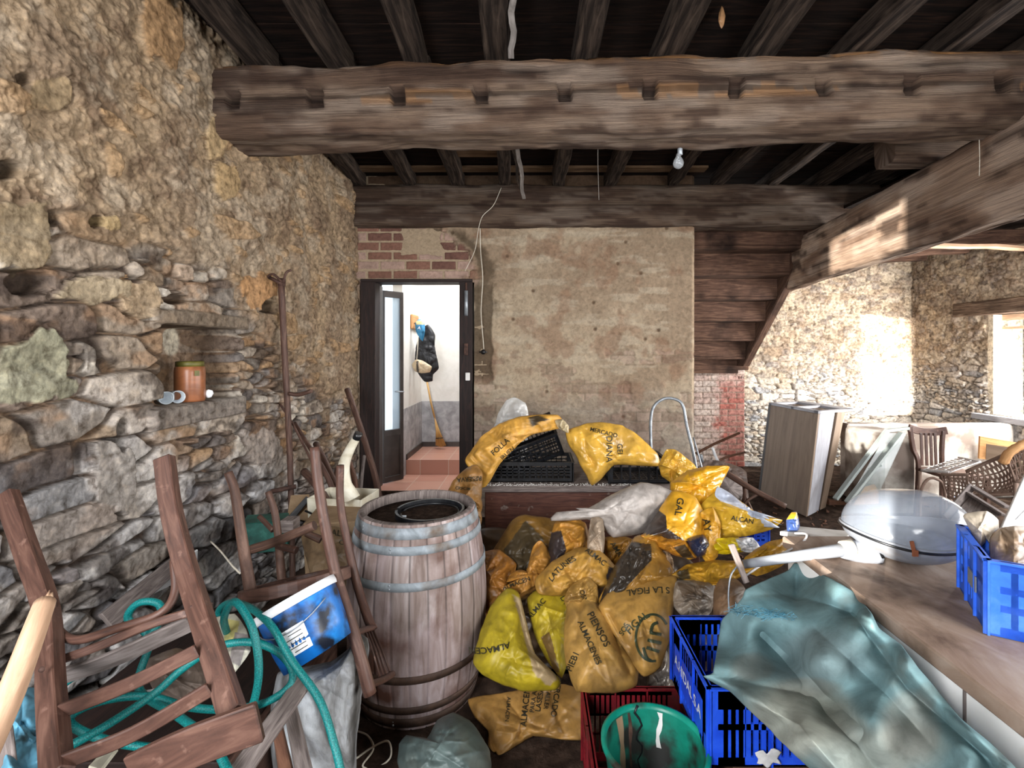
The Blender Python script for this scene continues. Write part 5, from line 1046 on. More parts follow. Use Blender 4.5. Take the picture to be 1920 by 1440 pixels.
slab('white_book', 'white edged booklet at the bottom under the slatted chair', 'booklet', [(165, 1445, 1.14), (210, 1396, 1.22), (222, 1410, 1.2), (190, 1452, 1.12)], 0.01, 'cream')
# heap base: old wooden crate the left clutter lies on
ob = thing('wooden_crate', 'dark wooden crate at the base of the clutter under the coiled hose', 'crate', (-1.1, 1.9, 0))
b = MB()
for k in range(5): b.box(-1.62, -0.96, 1.42, 1.46, 0.02 + k * 0.085, 0.09 + k * 0.085)
b.build('front_slats', M['stick_dark'], ob, bevel=0.003)
b = MB(); b.box(-1.62, -0.96, 1.46, 2.3, 0.42, 0.45); b.build('crate_top', M['jamb'], ob, bevel=0.003)
b = MB(); b.box(-0.98, -0.94, 1.46, 2.3, 0.0, 0.42); b.build('crate_side', M['stick_dark'], ob)
b = MB(); b.box(-1.64, -1.60, 1.46, 2.3, 0.0, 0.42); b.build('crate_side', M['stick_dark'], ob)
# boxes further back
def cbox(name, label, cat, o, ax_, ay, az, mat, group=None, bevel=0.004):
    b = MB(); b.obox(o, ax_, ay, az); return tag(b.build(name, M[mat], None, bevel=bevel), label, cat, group)
cbx = cbox('cardboard_box', 'brown cardboard box with dark lettering behind the bentwood chair legs', 'box', P(574, 1120, 2.62), (0.36, 0.05, 0), (-0.06, 0.34, 0), (-0.02, 0, 0.40), 'card')
Sack('cardboard_sheet', 'crumpled brown paper box flap beside the barrel with black print', [(565, 1005), (600, 985), (640, 990), (662, 1010), (655, 1060), (628, 1090), (596, 1120), (580, 1070)], 2.46, 0.02, (128, 106, 80), cat='cardboard', wr=0.006, dirt=0.6).text('ALE', 634, 1000, 16, 8).text('CM', 645, 1018, 13, 12)
slab('card_sheet', 'grey green cardboard sheet with a dark stripe standing behind the bentwood chair', 'cardboard', [(538, 968, 3.0), (545, 928, 3.15), (580, 926, 3.15), (585, 978, 3.0)], 0.01, 'card')
slab('dark_strip', 'dark strip lying across the grey green cardboard sheet', 'strip', [(535, 974, 2.96), (574, 930, 3.06), (582, 936, 3.06), (546, 980, 2.96)], 0.006, 'black')
cbox('grey_block', 'small grey square block left of the cardboard box', 'block', P(524, 1000, 2.5), (0.07, 0, 0), (0, 0.08, 0), (0, 0, 0.065), 'board_grey')
cbox('plastic_crate', 'dark green plastic crate by the stone wall behind the bentwood chair', 'crate', P(458, 1040, 2.5), (0.18, 0.10, -0.02), (-0.06, 0.14, 0), (-0.01, 0, 0.16), 'greencrate')
tb2 = thing('plastic_tub', 'cream tub with yellow front panel standing behind the barrel', 'tub', tuple(P(622, 990, 2.9)))
b = MB(); o0 = P(578, 986, 2.95); b.obox(o0, (0.34, -0.04, 0), (0.03, 0.24, 0), (0, 0, 0.018)); b.obox(o0, (0.34, -0.04, 0), (0, 0.012, 0), (-0.01, 0, 0.17)); b.obox(o0, (0.012, 0, 0), (0.03, 0.24, 0), (-0.01, 0, 0.17)); b.obox(o0 + Vector((0.33, -0.04, 0)), (0.012, 0, 0), (0.03, 0.24, 0), (0, 0, 0.17)); b.obox(o0 + Vector((0.03, 0.235, 0)), (0.34, -0.04, 0), (0, 0.012, 0), (0, 0, 0.17))
b.build('tub_body', M['cream'], tb2, bevel=0.003)
b = MB(); b.obox(o0 + Vector((0.12, -0.024, 0.03)), (0.2, -0.023, 0), (0, 0.006, 0), (0, 0, 0.075)); b.build('yellow_panel', surf('dull yellow plastic', [(170, 140, 30), (196, 164, 44)], scale=6, rough=0.5), tb2)
b = MB(); b.tube([o0 + Vector((-0.01, -0.02, 0.10)), o0 + Vector((0.10, -0.03, 0.055)), o0 + Vector((0.34, -0.06, 0.03))], 0.006, 6); b.build('dark_seam', M['black'], tb2)
hn = thing('horn_spout', 'curved cream plastic spout standing up from the cream tub', 'spout', tuple(P(660, 930, 2.9)))
b = MB(); b.tube(PC((670, 818, 2.8), (655, 845, 2.82), (645, 872, 2.85), (646, 905, 2.88), (655, 925, 2.9), (660, 936, 2.9), n=5), [0.024, 0.026, 0.028, 0.03, 0.034, 0.04] if False else [0.022, 0.050], 14); stb_ = b.build('spout_tube', M['cream'], hn)
b = MB(); b.tube(PP((668, 823, 2.8), (673, 812, 2.795)), 0.024, 12); b.build('spout_lip', M['black'], stb_)
# ---- sticks near the door and the tall iron-shod pole on the stone wall
pl = thing('long_tool', 'tall dark long-handled tool with hooked head leaning on the stone wall', 'tool', tuple(P(545, 1130, 3.2)))
b = MB(); b.tube(PC((527, 522, 3.36), (533, 650, 3.36), (540, 780, 3.36), (545, 900, 3.36), (550, 1150, 3.2), n=4), [0.022, 0.019], 10); hd_ = b.build('handle', M['stick_dark'], pl)
b = MB(); b.tube(PC((498, 522, 3.28), (512, 514, 3.26), (530, 528, 3.26), (536, 512, 3.26), (546, 506, 3.28), n=5), 0.008, 8); b.tube(PP((505, 520, 3.28), (528, 532, 3.27)), 0.012, 8); b.build('hook_head', M['ironrust'], pl)
b = MB(); b.tube(PC((542, 738, 3.34), (560, 740, 3.34), (584, 733, 3.32), n=5), 0.014, 8); b.build('side_grip', M['stick_dark'], pl)
b = MB(); b.tube(PP((508, 922, 3.2), (555, 912, 3.26)), 0.016, 8); b.build('foot_bar', M['ironrust'], pl)
b = MB(); b.lathe([(0.026, 0), (0.026, 0.05), (0.02, 0.05)], P(528, 536, 3.36), n=14); b.build('collar', M['ironrust'], hd_)
for pts, r, mt, lab in [
    ([(512, 740, 3.5), (530, 765, 3.45), (556, 808, 3.4), (600, 900, 3.2), (620, 960, 3.1)], [0.008, 0.008], 'stick_dark', 'thin dark stick rising left of the tall tool'),
    ([(553, 792, 3.6), (575, 830, 3.5), (612, 890, 3.3), (640, 960, 3.2)], [0.010, 0.022], 'stick_dark', 'forked brown stick leaning right of the tall tool'),
    ([(592, 832, 3.7), (612, 872, 3.5), (636, 930, 3.3), (650, 980, 3.2)], [0.022, 0.026], 'stick_dark', 'thick brown handle leaning in front of the forked stick'),
    ([(570, 884, 3.3), (590, 905, 3.2), (610, 935, 3.1), (625, 965, 3.0)], [0.026, 0.026], 'stick_dark', 'short thick dark log end below the leaning handles'),
    ([(651, 730, 4.4), (675, 800, 4.2), (705, 900, 3.9), (712, 960, 3.7)], [0.026, 0.026], 'stick_dark', 'long brown pole leaning left of the door frame'),
    ([(690, 845, 4.3), (703, 890, 4.1), (716, 950, 3.8)], [0.022, 0.022], 'chair_old', 'reddish shorter pole in front of the door frame'),
    ([(655, 865, 4.2), (665, 900, 4.0), (672, 960, 3.7)], [0.022, 0.022], 'board_brown', 'brown stick behind the cream spout'),
    ([(683, 855, 4.2), (678, 900, 4.0), (672, 965, 3.7)], [0.014, 0.014], 'board_grey', 'thin grey stick crossing behind the cream spout'),
    ([(632, 880, 4.1), (628, 920, 3.9), (630, 980, 3.7)], [0.020, 0.020], 'stick_dark', 'short dark stick in the corner behind the bentwood legs')]:
    a_, z_ = P(*pts[-2]), P(*pts[-1]); pts = [P(*q) for q in cr(pts, 5)]; dd = (z_ - a_).normalized(); dd.z = min(dd.z, -0.75); pts.append(z_ + dd * ((z_.z - 0.02) / -dd.z))
    b = MB(); b.tube(pts, r, 10); tag(b.build('wooden_pole', M[mt]), lab, 'pole')
stick('twine', 'thin pale cord hanging in a curve at the stone wall left of the bentwood chair', [(395, 1015, 2.35), (415, 1035, 2.2), (435, 1060, 2.05), (450, 1075, 2.0)], 0.004, 'ropewhite', 'cord', n=6)
stick('twine', 'pale cord in loops on the floor beside the barrel foot', [(664, 1425, 2.0), (700, 1400, 2.02), (728, 1390, 2.03), (732, 1420, 2.0), (705, 1440, 1.97), (680, 1436, 1.97), (700, 1405, 2.02), (690, 1380, 2.1), (668, 1370, 2.15)], 0.004, 'ropewhite', 'cord', n=6)
# ---- niche objects
nb = 1.7 - (752 - 660) / F * 2.62
nx = XL - 0.10
jar = thing('glazed_jar', 'brown earthenware jar with dark collar and olive label in the wall niche', 'jar', (nx, 2.56, nb))
JY = 2.62; JX = (356 - CU) / F * 2.62
b = MB(); b.lathe([(0, 0), (0.068, 0), (0.071, 0.01), (0.072, 0.16), (0.069, 0.185), (0.064, 0.19)], (JX, JY, nb), n=36); jb_ = b.build('jar_body', M['terracotta'], jar)
b = MB(); b.lathe([(0.062, 0.188), (0.066, 0.19), (0.066, 0.215), (0.06, 0.218), (0, 0.218)], (JX, JY, nb), n=36); b.build('jar_collar', M['olive'], jar)
b = MB(); q = Vector((JX, JY, nb)); dv = Vector((-JX, -JY, 0)).normalized(); sd_ = Vector((-dv.y, dv.x, 0)); c0 = q + dv * 0.0785 + sd_ * 0.02 + Vector((0, 0, 0.14)); b.obox(c0, sd_ * 0.022, -dv * 0.004, Vector((0, 0, 0.028))); b.build('jar_label', M['olive'], jb_)
for (u_, v_, y_, dx_, lab) in [(312, 744, 2.44, -0.6, 'left glass tumbler lying on its side in the wall niche'), (334, 741, 2.50, -0.9, 'right glass tumbler lying on its side next to the jar')]:
    p = P(u_, v_, y_); p.z = nb + 0.034
    b = MB(); b.lathe([(0, 0.10), (0.026, 0.10), (0.033, 0.0), (0.029, 0.0), (0.023, 0.09), (0, 0.09)], p, axis=(-0.75, 0.6, 0), n=28); tag(b.build('glass_tumbler', M['tumbler']), lab, 'glass', 'tumblers lying in the niche')
p = P(391, 738, 2.68); b = MB(); b.lathe([(0.0, -0.024), (0.014, -0.02), (0.024, 0.0), (0.02, 0.016), (0.0, 0.024)], p, n=16); tag(b.build('small_white_lamp', M['paper']), 'tiny white round object right of the jar in the niche', 'ornament')
# ---- hall: coat rack, coat, hats, broom
rk = thing('coat_rack', 'small wooden coat rack on the hallway wall', 'rack', (-1.485, 5.9, 2.0))
b = MB(); b.box(-1.489, -1.455, 5.80, 6.10, 1.98, 2.16); b.build('board', M['straw'], rk, bevel=0.01)
for yy in (5.86, 6.02): b = MB(); b.tube([(-1.46, yy, 2.05), (-1.40, yy, 2.05), (-1.385, yy, 2.075)], 0.006, 8); b.build('peg', M['ironrust'], rk)
hy = 5.9
Sack('black_coat', 'black coat hanging from the hallway coat rack', [(790, 618), (803, 608), (816, 628), (815, 650), (823, 690), (812, 702), (811, 714), (796, 716), (778, 690), (780, 650)], 5.95, 0.06, (36, 37, 42), cat='coat', tv=0, wr=0.02, mat='cloth', dirt=0)
Sack('peaked_hat', 'blue and cream cap hanging over the black coat', [(778, 605), (786, 598), (796, 604), (797, 622), (793, 640), (788, 636), (780, 622)], 5.84, 0.04, (52, 138, 186), [([(778, 602), (797, 600), (797, 608), (780, 608)], (204, 190, 130))], cat='cap', tv=0, wr=0.008, dirt=0, nr=20, nth=60).text('A', 786, 615, 8, 10, 'inkwhite')
Sack('cream_hat', 'cream straw hat with dark band hanging low in front of the black coat', [(772, 684), (780, 674), (792, 676), (802, 682), (810, 688), (806, 698), (790, 700), (778, 696)], 5.80, 0.05, (214, 192, 158), [([(780, 676), (784, 676), (786, 698), (781, 698)], (50, 44, 40))], cat='hat', tv=0, wr=0.008, dirt=0, nr=20, nth=60)
b = MB(); b.tube(PP((784, 630, 5.8), (783, 655, 5.79), (781, 678, 5.79)), 0.006, 6); tag(b.build('hat_strap', M['ropewhite']), 'cream strap holding the straw hat', 'strap')
brm = thing('twig_broom', 'bamboo-handled broom leaning in the hallway corner', 'broom', tuple(P(826, 836, 6.22)))
b = MB(); b.tube(PP((800, 712, 6.3), (808, 755, 6.27), (815, 783, 6.25)), 0.012, 10); b.build('handle', M['bamboo'], brm)
for k in range(7):
    b = MB(); e = P(815 + 3.0 + k * 2.9, 838 - abs(k - 3) * 0.8, 6.22 - 0.02 * (k % 2)); b.tube([P(815, 783, 6.25), P(818 + k * 0.9, 808, 6.235), e], [0.006, 0.009], 6); b.build('cane', M['bamboo'], brm)
b = MB(); b.tube(PP((817, 822, 6.21), (831, 821, 6.21)), 0.006, 6); b.build('binding', M['black'], brm)
# ---- light bulb, cables
pb = thing('pendant_bulb', 'bare light bulb hanging on a white cord below the big beam', 'light bulb', tuple(P(1279, 242, 2.6)))
yb_ = 2.95
b = MB(); b.tube(PC((1281, 190, yb_), (1279, 240, yb_), (1276, 278, yb_), n=4), 0.004, 8); b.build('cord', M['ropewhite'], pb)
b = MB(); b.lathe([(0, 0.035), (0.012, 0.034), (0.015, 0.02), (0.015, -0.02), (0.012, -0.022), (0, -0.022)], P(1275, 284, yb_), n=20); b.build('socket', M['metalgrey'], pb)
b = MB(); b.lathe([(0.012, 0.05), (0.014, 0.035), (0.028, 0.012), (0.0325, -0.008), (0.028, -0.026), (0.014, -0.038), (0, -0.041)], P(1272, 304, yb_), n=28); gb_ = b.build('glass_bulb', M['bulbglass'], pb)
b = MB(); q = P(1272, 302, yb_); b.tube([q + Vector((0, 0, 0.04)), q + Vector((0, 0, 0.012))], 0.004, 8); b.tube([q + Vector((-0.008, 0, 0.0)), q + Vector((-0.003, 0, 0.014)), q + Vector((0.003, 0, 0.014)), q + Vector((0.008, 0, 0.0))], 0.001, 5); b.build('filament_stem', M['metalgrey'], gb_)
wc = thing('wall_cable', 'white electric cable running down the plaster beside the door to a black switch', 'cable', tuple(P(905, 660, 4.9)))
b = MB(); b.tube(PC((940, 352, 4.80), (925, 385, 4.80), (905, 405, 4.80), (897, 430, 4.86), (890, 470, 4.87), (872, 508, 4.88), n=6), 0.0035, 6); b.build('thin_wire', M['ropewhite'], wc)
b = MB(); b.tube(PC((900, 428, 4.86), (901, 470, 4.87), (905, 520, 4.87), (903, 560, 4.88), (902, 590, 4.88), (906, 640, 4.89), (907, 655, 4.89), n=6), 0.0045, 6); b.build('cable', M['ropewhite'], wc)
b = MB(); p = P(906, 660, 4.9); b.lathe([(0, 0.02), (0.02, 0.018), (0.026, 0)], p, axis=(0, -1, 0), n=20); b.tube([p + Vector((-0.04, -0.012, 0)), p + Vector((0.04, -0.012, 0))], 0.007, 8); b.build('black_switch', M['black'], wc)
stick('hanging_wire', 'very thin wire hanging below the big beam right of the pale lath', [(1122, 235, 3.0), (1121, 300, 3.0), (1123, 375, 3.0)], 0.0015, 'wiregrey', 'wire', n=5)
stick('hanging_wire', 'short white thread hanging on the trimmer beam at the right', [(1836, 262, 2.72), (1837, 300, 2.72), (1836, 330, 2.73)], 0.002, 'ropewhite', 'wire', n=5)
Sack('husk', 'dry brown leaf husk hanging from the ceiling boards at the top', [(1348, 24), (1354, 8), (1360, 30), (1357, 48), (1352, 55), (1347, 40)], 2.5, 0.012, (150, 112, 76), cat='husk', tv=0, nr=12, nth=40, wr=0.004)
# ================================================================ CHEST, CRATES, RIGHT SIDE
ch = thing('wooden_chest', 'long brown stained wooden chest under the black crates', 'chest', (0.4, 3.9, 0))
CT = 0.69
b = MB(); b.box(-0.40, 1.30, 3.62, 4.35, CT - 0.05, CT); b.build('chest_lid', M['board_grey'], ch, bevel=0.006)
b = MB(); b.box(-0.37, 1.27, 3.66, 4.32, 0.02, CT - 0.055); b.build('chest_body', M['chest'], ch, bevel=0.006)
b = MB()
for k in range(420):
    x_ = R.uniform(-0.39, 0.75); y_ = 3.62 + abs(R.gauss(0, 0.035)); s_ = R.uniform(0.004, 0.011)
    a_ = R.uniform(0, 3); b.obox((x_, y_, CT), (s_ * math.cos(a_), s_ * math.sin(a_), 0), (-0.4 * s_ * math.sin(a_), 0.4 * s_ * math.cos(a_), 0), (0, 0, 0.003))
ln = tag(b.build('lime_crumbs', M['white'], fix=False), 'white lime crumbs strewn along the front edge of the chest lid', 'crumbs'); ln['kind'] = 'stuff'

def crate(name, label, o, ax_, ay_, w_, d_, h_, mat, cols=10, rows=3, cat='crate', group=None, solid=(), th=0.006, flare=0.0, vw=0.004, solid_end=None):
    "open lattice crate; o = bottom corner, ax/ay unit axes of width and depth; each side its own part"
    o = Vector(o); ax_ = Vector(ax_).normalized(); ay_ = Vector(ay_).normalized(); az = ax_.cross(ay_).normalized()
    root = thing(name, label, cat, tuple(o), group)
    def side(nm, p0, du, L_, nrm, ncol, solid=solid):
        b = MB(); t_ = th
        def bx(s0, s1, z0, z1, k=1.0): b.obox(p0 + du * s0 + az * z0, du * (s1 - s0), nrm * t_ * k, az * (z1 - z0))
        bx(0, L_, h_ - 0.03, h_); bx(0, L_, 0, 0.03); bx(0, 0.03, 0.03, h_ - 0.03); bx(L_ - 0.03, L_, 0.03, h_ - 0.03)
        b.obox(p0 + az * (h_ - 0.006) - nrm * 0.010, du * L_, nrm * 0.022, az * 0.006)
        inn = L_ - 0.06; cw = inn / ncol
        for c in range(1, ncol): bx(0.03 + c * cw - vw, 0.03 + c * cw + vw, 0.03, h_ - 0.03)
        for r_ in range(1, rows): z_ = 0.03 + (h_ - 0.06) * r_ / rows; bx(0.03, L_ - 0.03, z_ - vw * 1.3, z_ + vw * 1.3)
        for (c0, c1, z0, z1) in solid: bx(0.03 + inn * c0, 0.03 + inn * c1, h_ * z0, h_ * z1, 0.8)
        # ribs standing proud
        for s_ in (0.0, L_ * 0.33, L_ * 0.66, L_ - 0.008): b.obox(p0 + du * s_ - nrm * 0.008, du * 0.006, nrm * 0.010, az * h_)
        b.build(nm, M[mat], root)
    side('front_side', o, ax_, w_, ay_, cols); side('rear_side', o + ay_ * (d_ - th), ax_, w_, ay_, cols)
    side('end_side', o, ay_, d_, ax_, max(3, int(cols * d_ / w_)), solid=solid_end or solid); side('end_side', o + ax_ * (w_ - th), ay_, d_, ax_, max(3, int(cols * d_ / w_)))
    b = MB(); n1 = max(4, int(w_ / 0.045)); n2 = max(4, int(d_ / 0.045))
    for k in range(n1 + 1): b.obox(o + ax_ * (w_ - 0.01) * k / n1, ax_ * 0.01, ay_ * d_, az * 0.006)
    for k in range(n2 + 1): b.obox(o + ay_ * (d_ - 0.01) * k / n2, ax_ * w_, ay_ * 0.01, az * 0.006)
    b.build('crate_base', M[mat], root); return root, az
# black crates
x0, x1 = P(922, 0, 3.72).x, P(1076, 0, 3.72).x
crate('black_crate', 'black lattice crate lying flat at the left end of the chest', (x0, 3.72, CT + 0.002), (1, 0, 0), (0, 1, 0), x1 - x0, 0.36, 0.155, 'black', 13, 4, group='black lattice crates on the chest')
pA, pB = P(945, 878, 3.80), P(1072, 862, 3.80)
crate('black_crate', 'black lattice crate tipped up on the flat one under the draped sack', P(950, 893, 3.85), (0.93, 0.0, 0.36), (-0.14, 0.9, 0.36), 0.50, 0.34, 0.21, 'black', 12, 4, group='black lattice crates on the chest')
x0, x1 = P(1142, 0, 3.68).x, P(1256, 0, 3.68).x
crate('black_crate', 'black crate with tall wide-barred front at the right end of the chest', (x0, 3.68, CT + 0.002), (1, 0, 0), (0, 1, 0), x1 - x0, 0.40, 0.17, 'black', 6, 1, group='black lattice crates on the chest')
# red crate with green bucket
b = MB(); b.box(0.66, 1.06, 1.58, 1.98, 0.0, 0.36); tag(b.build('wooden_box', M['stick_dark'], bevel=0.006), 'dark wooden box under the near blue crate', 'box')
crate('red_crate', 'dark red plastic crate holding the green bucket at the bottom edge', (0.205, 1.38, 0.004), (1, 0, 0), (0, 1, 0), 0.40, 0.62, 0.30, 'red', 16, 3, solid=[(0, 1, 0.62, 0.95)])
bk = thing('green_bucket', 'cracked green plastic bucket standing in the red crate', 'bucket', (0.42, 1.60, 0.04))
bc_ = (0.405, 1.60, 0.02); nrr, ntt = 40, 96
prof = [(0.115, 0.0), (0.168, 0.365), (0.178, 0.372), (0.178, 0.384), (0.166, 0.388), (0.160, 0.37)]
b = MB(); b.lathe([(0, 0)] + prof, bc_, n=64); bs_ = b.build('bucket_shell', M['tealb'], bk)
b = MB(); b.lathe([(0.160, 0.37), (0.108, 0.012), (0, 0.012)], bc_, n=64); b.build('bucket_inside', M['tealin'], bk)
b = MB(); pts = []
for k in range(13):
    z_ = 0.384 - k * 0.022; a = math.radians(98 + 5 * math.sin(k * 1.7)); rr = 0.1075 + 0.0535 * (z_ / 0.372); pts.append(Vector(bc_) + Vector((rr * math.cos(a), rr * math.sin(a), z_)) - Vector((math.cos(a), math.sin(a), 0)) * 0.001)
b.tube(pts, [0.005, 0.001], 6); b.build('crack', M['black'], bs_)
def bstreak(deg, w_deg, z0, z1, mat, nm):
    b = MB(); vs = []; n = 6
    for i in range(n + 1):
        for j in (-1, 1):
            z_ = z0 + (z1 - z0) * i / n; a = math.radians(deg + j * w_deg * (0.8 + 0.25 * math.sin(i * 2.1 + deg)) + 2 * math.sin(i)); rr = 0.1065 + 0.0535 * (z_ / 0.372)
            vs.append(Vector(bc_) + Vector((rr * math.cos(a), rr * math.sin(a), z_)))
    fs = [(i * 2, i * 2 + 1, i * 2 + 3, i * 2 + 2) for i in range(n)]; b.quadmesh(vs, fs, [[(0, 0)] * 4 for _ in fs], True); b.build(nm, M[mat], bs_)
bstreak(70, 3.5, 0.25, 0.366, 'white', 'paint_streak'); bstreak(128, 6, 0.10, 0.366, 'card', 'dirt_streak'); bstreak(112, 3, 0.16, 0.366, 'ironrust', 'dirt_streak')
# blue crate, near
bx0 = 0.565
cr1, _ = crate('blue_crate', 'near blue plastic crate under the teal tarp, white lettering on its side', (bx0, 1.545, 0.365), (1, 0, 0), (0, 1, 0), 0.60, 0.42, 0.255, 'blue', 22, 2, solid=[(0, 0.16, 0, 1), (0, 1, 0.72, 0.95)], th=0.008, vw=0.0075, solid_end=[(0, 1, 0.3, 1), (0, 0.2, 0, 1), (0.8, 1, 0, 1)])
def plate_text(parent, s, o, du, dv, size, mat, nm='lettering'):
    vv, ff = text_mesh(s); o = Vector(o); du = Vector(du).normalized(); dv = Vector(dv).normalized()
    me = bpy.data.meshes.new(nm); me.from_pydata([tuple(o + du * (x * size) + dv * (y * size)) for x, y in vv], [], ff); me.update(); return link(nm, me, M[mat], parent)
b = MB(); b.obox((bx0 - 0.004, 1.60, 0.42), (0, 0.31, 0), (0.003, 0, 0), (0, 0, 0.12)); npl_ = b.build('name_plate', M['blue'], cr1)
plate_text(npl_, 'A.HIDAL.S.A', (bx0 - 0.006, 1.75, 0.49), (0, -1, 0), (0, 0, 1), 0.055, 'inkwhite')
Sack('white_scrap', 'torn white label scrap stuck on the near blue crate front', [(1414, 1412), (1430, 1406), (1438, 1414), (1448, 1402), (1466, 1410), (1458, 1422), (1468, 1434), (1450, 1430), (1440, 1442), (1428, 1432), (1416, 1438), (1422, 1424)], 1.535, 0.002, (206, 206, 206), cat='label', tv=0, wr=0.001, nr=8, nth=30, dirt=0.2)
# small blue crate under the yellow sacks
crate('blue_crate', 'small blue crate almost hidden under the shiny yellow sacks', P(1352, 1028, 2.8), (1, 0.1, 0), (-0.1, 1, 0), 0.30, 0.3, 0.12, 'blue', 9, 3)
# counter
ct = thing('counter', 'white sided counter with thick dusty brown wooden top', 'counter', (1.7, 1.5, 0))
b = MB(); b.hexa([(1.13, 0.55, 0.80), (2.35, 0.55, 0.80), (2.35, 2.22, 0.80), (1.15, 2.22, 0.80), (1.13, 0.55, 0.85), (2.35, 0.55, 0.85), (2.35, 2.22, 0.85), (1.15, 2.22, 0.85)])
top = surf('dusty counter wood', [(104, 84, 70), (140, 118, 102), (160, 142, 128), (176, 162, 150)], stretch=(1.5, 0.8, 1), scale=4, rough=0.75, bump=0.4, bdist=0.004, stain=(70, 50, 38), stain_at=(0.55, 0.72), stain_scale=5)
M['countertop'] = top
b.build('wooden_top', top, ct, bevel=0.006)
b = MB(); b.box(1.155, 2.32, 0.6, 2.18, 0.0, 0.80); b.build('white_body', M['whitebody'], ct, bevel=0.004)
for yy in (0.92, 1.28, 1.62): b = MB(); b.box(1.150, 1.156, yy, yy + 0.006, 0.1, 0.8); b.build('board_joint', M['board_grey'], ct)
slab('pale_board', 'pale edged board lying across the far end of the counter', 'board', [(1462, 1004, 2.3), (1495, 994, 2.42), (1600, 1004, 2.40), (1585, 1018, 2.22)], 0.02, 'white')
# street lamp
sl = thing('street_lamp', 'big grey street lamp head with clear domed cover lying on the counter', 'street lamp', (1.5, 1.95, 0.85))
lc_ = P(1694, 1008, 1.98); lc_.z = 0.989; RX, RY = 0.242, 0.19
def dome(nm, mat, zs, hz, tilt=0.0, inner=False, n=64, m=18):
    b = MB(); vs = []; fs = []
    for i in range(m + 1):
        a = (math.pi / 2) * i / m; r_ = math.cos(a) ** 0.85 if i < m else 0.0; z_ = math.sin(a) ** 1.05 * hz * zs
        for k in range(n):
            g = 2 * math.pi * k / n; x_ = RX * r_ * math.cos(g) * (1 + 0.06 * math.cos(g)); y_ = RY * r_ * math.sin(g)
            zz = z_ + 0.030 * math.cos(g) ** 2 * (1 - i / m) ; vs.append(lc_ + Vector((x_, y_, zz - 0.035)))
    for i in range(m):
        for k in range(n): k2 = (k + 1) % n; fs.append((i * n + k, i * n + k2, (i + 1) * n + k2, (i + 1) * n + k))
    b.quadmesh(vs, fs, [[(0, 0)] * 4 for _ in fs], True); return b.build(nm, M[mat], sl)
dome('clear_cover', 'lens', 1, 0.172); dome('lower_shell', 'alu', -1, 0.10)
b = MB(); vs = []
for k in range(65):
    g = 2 * math.pi * k / 64; vs.append(lc_ + Vector((RX * math.cos(g) * (1 + 0.06 * math.cos(g)) * 1.01, RY * math.sin(g) * 1.01, 0.030 * math.cos(g) ** 2 - 0.035)))
b.tube(vs, 1, flat=(0.008, 0.010), up=(0, 0, 1), caps=False); b.build('rim_band', M['alu'], sl)
b = MB(); b.tube([lc_ + Vector(((p.x - lc_.x) * 1.015, (p.y - lc_.y) * 1.015, p.z - lc_.z - 0.008)) for p in vs], 0.0055, 6, caps=False); b.build('black_gasket', M['black'], sl)
# reflector dish inside
b = MB(); b.lathe([(0.0, -0.07), (0.10, -0.055), (0.17, -0.02)], lc_ - Vector((0, 0, 0.03)), n=40); b.build('inner_reflector', M['metalgrey'], sl)
b = MB(); q = P(1709, 1032, 1.782); b.obox(q, (0.012, 0.0, 0.002), (0, -0.006, 0), (-0.008, 0, 0.034)); b.obox(q + Vector((0.0, -0.002, -0.02)), (0.020, 0, 0), (0, -0.006, 0), (0, 0, 0.022)); b.build('rusty_clip', M['rust'], sl)
b = MB(); b.tube(PC((1640, 1032, 1.96), (1612, 1034, 1.96), (1578, 1030, 1.96), n=4), [0.055, 0.034], 20); b.build('lamp_neck', M['alu'], sl)
b = MB(); b.tube(PP((1640, 1012, 1.90), (1656, 1046, 1.90)), 0.006, 6); b.build('neck_seam', M['black'], sl)
b = MB(); b.tube(PP((1582, 1031, 1.96), (1508, 1041, 2.0), (1394, 1058, 2.08)), [0.026, 0.022, 0.018], 16); b.build('mounting_pipe', M['alu'], sl)
b = MB(); b.tube(PP((1600, 1026, 1.95), (1580, 1030, 1.955)), 0.033, 14); b.build('cloth_wrapping', M['ropewhite'], sl)
slab('short_plank', 'short grey stick crossing the end of the lamp pipe', 'stick', [(1366, 1022, 1.98), (1378, 1020, 1.98), (1406, 1092, 1.96), (1396, 1096, 1.96)], 0.012, 'board_grey')
stick('plastic_strap', 'thin translucent tube hanging from the end of the lamp pipe', [(1382, 1062, 2.0), (1370, 1080, 1.98), (1366, 1115, 1.96), (1368, 1160, 1.94)], 0.004, 'metalgrey', 'tube', n=6)
stick('wire_loop', 'pale bent rod lying along the pipe on the counter end', [(1400, 1078, 2.05), (1440, 1052, 2.08), (1500, 1020, 2.15), (1512, 1002, 2.2), (1490, 1000, 2.25)], 0.005, 'rod', 'rod', n=6)
# blue crate on the counter with sack
o1 = Vector((1.363, 1.443, 0.852)); a1 = Vector((0.857, -0.515, 0)); b1 = Vector((0.515, 0.857, 0))
cr2, _ = crate('blue_crate', 'faded blue crate on the counter at the right edge, full of sacks', o1, a1, b1, 0.50, 0.34, 0.225, 'blue_pale', 14, 3, solid=[(0, 0.3, 0, 1), (0.3, 0.6, 0.66, 0.9)], th=0.008, vw=0.008)
b = MB(); b.obox(o1 - a1 * 0.006 + b1 * 0.10 + Vector((0, 0, 0.08)), b1 * 0.09, a1 * 0.004, Vector((0, 0, 0.05))); b.build('paper_tag', M['metalgrey'], cr2)
Sack('glove_cloth', 'creamy dirty cloth glove hanging over the blue crate corner', [(1805, 968), (1812, 962), (1850, 958), (1872, 975), (1872, 1010), (1860, 1025), (1848, 1010), (1850, 1015), (1838, 1025), (1822, 1000)], 1.70, 0.05, (206, 192, 172), cat='cloth', wr=0.01, tv=-0.06, dirt=0.3)
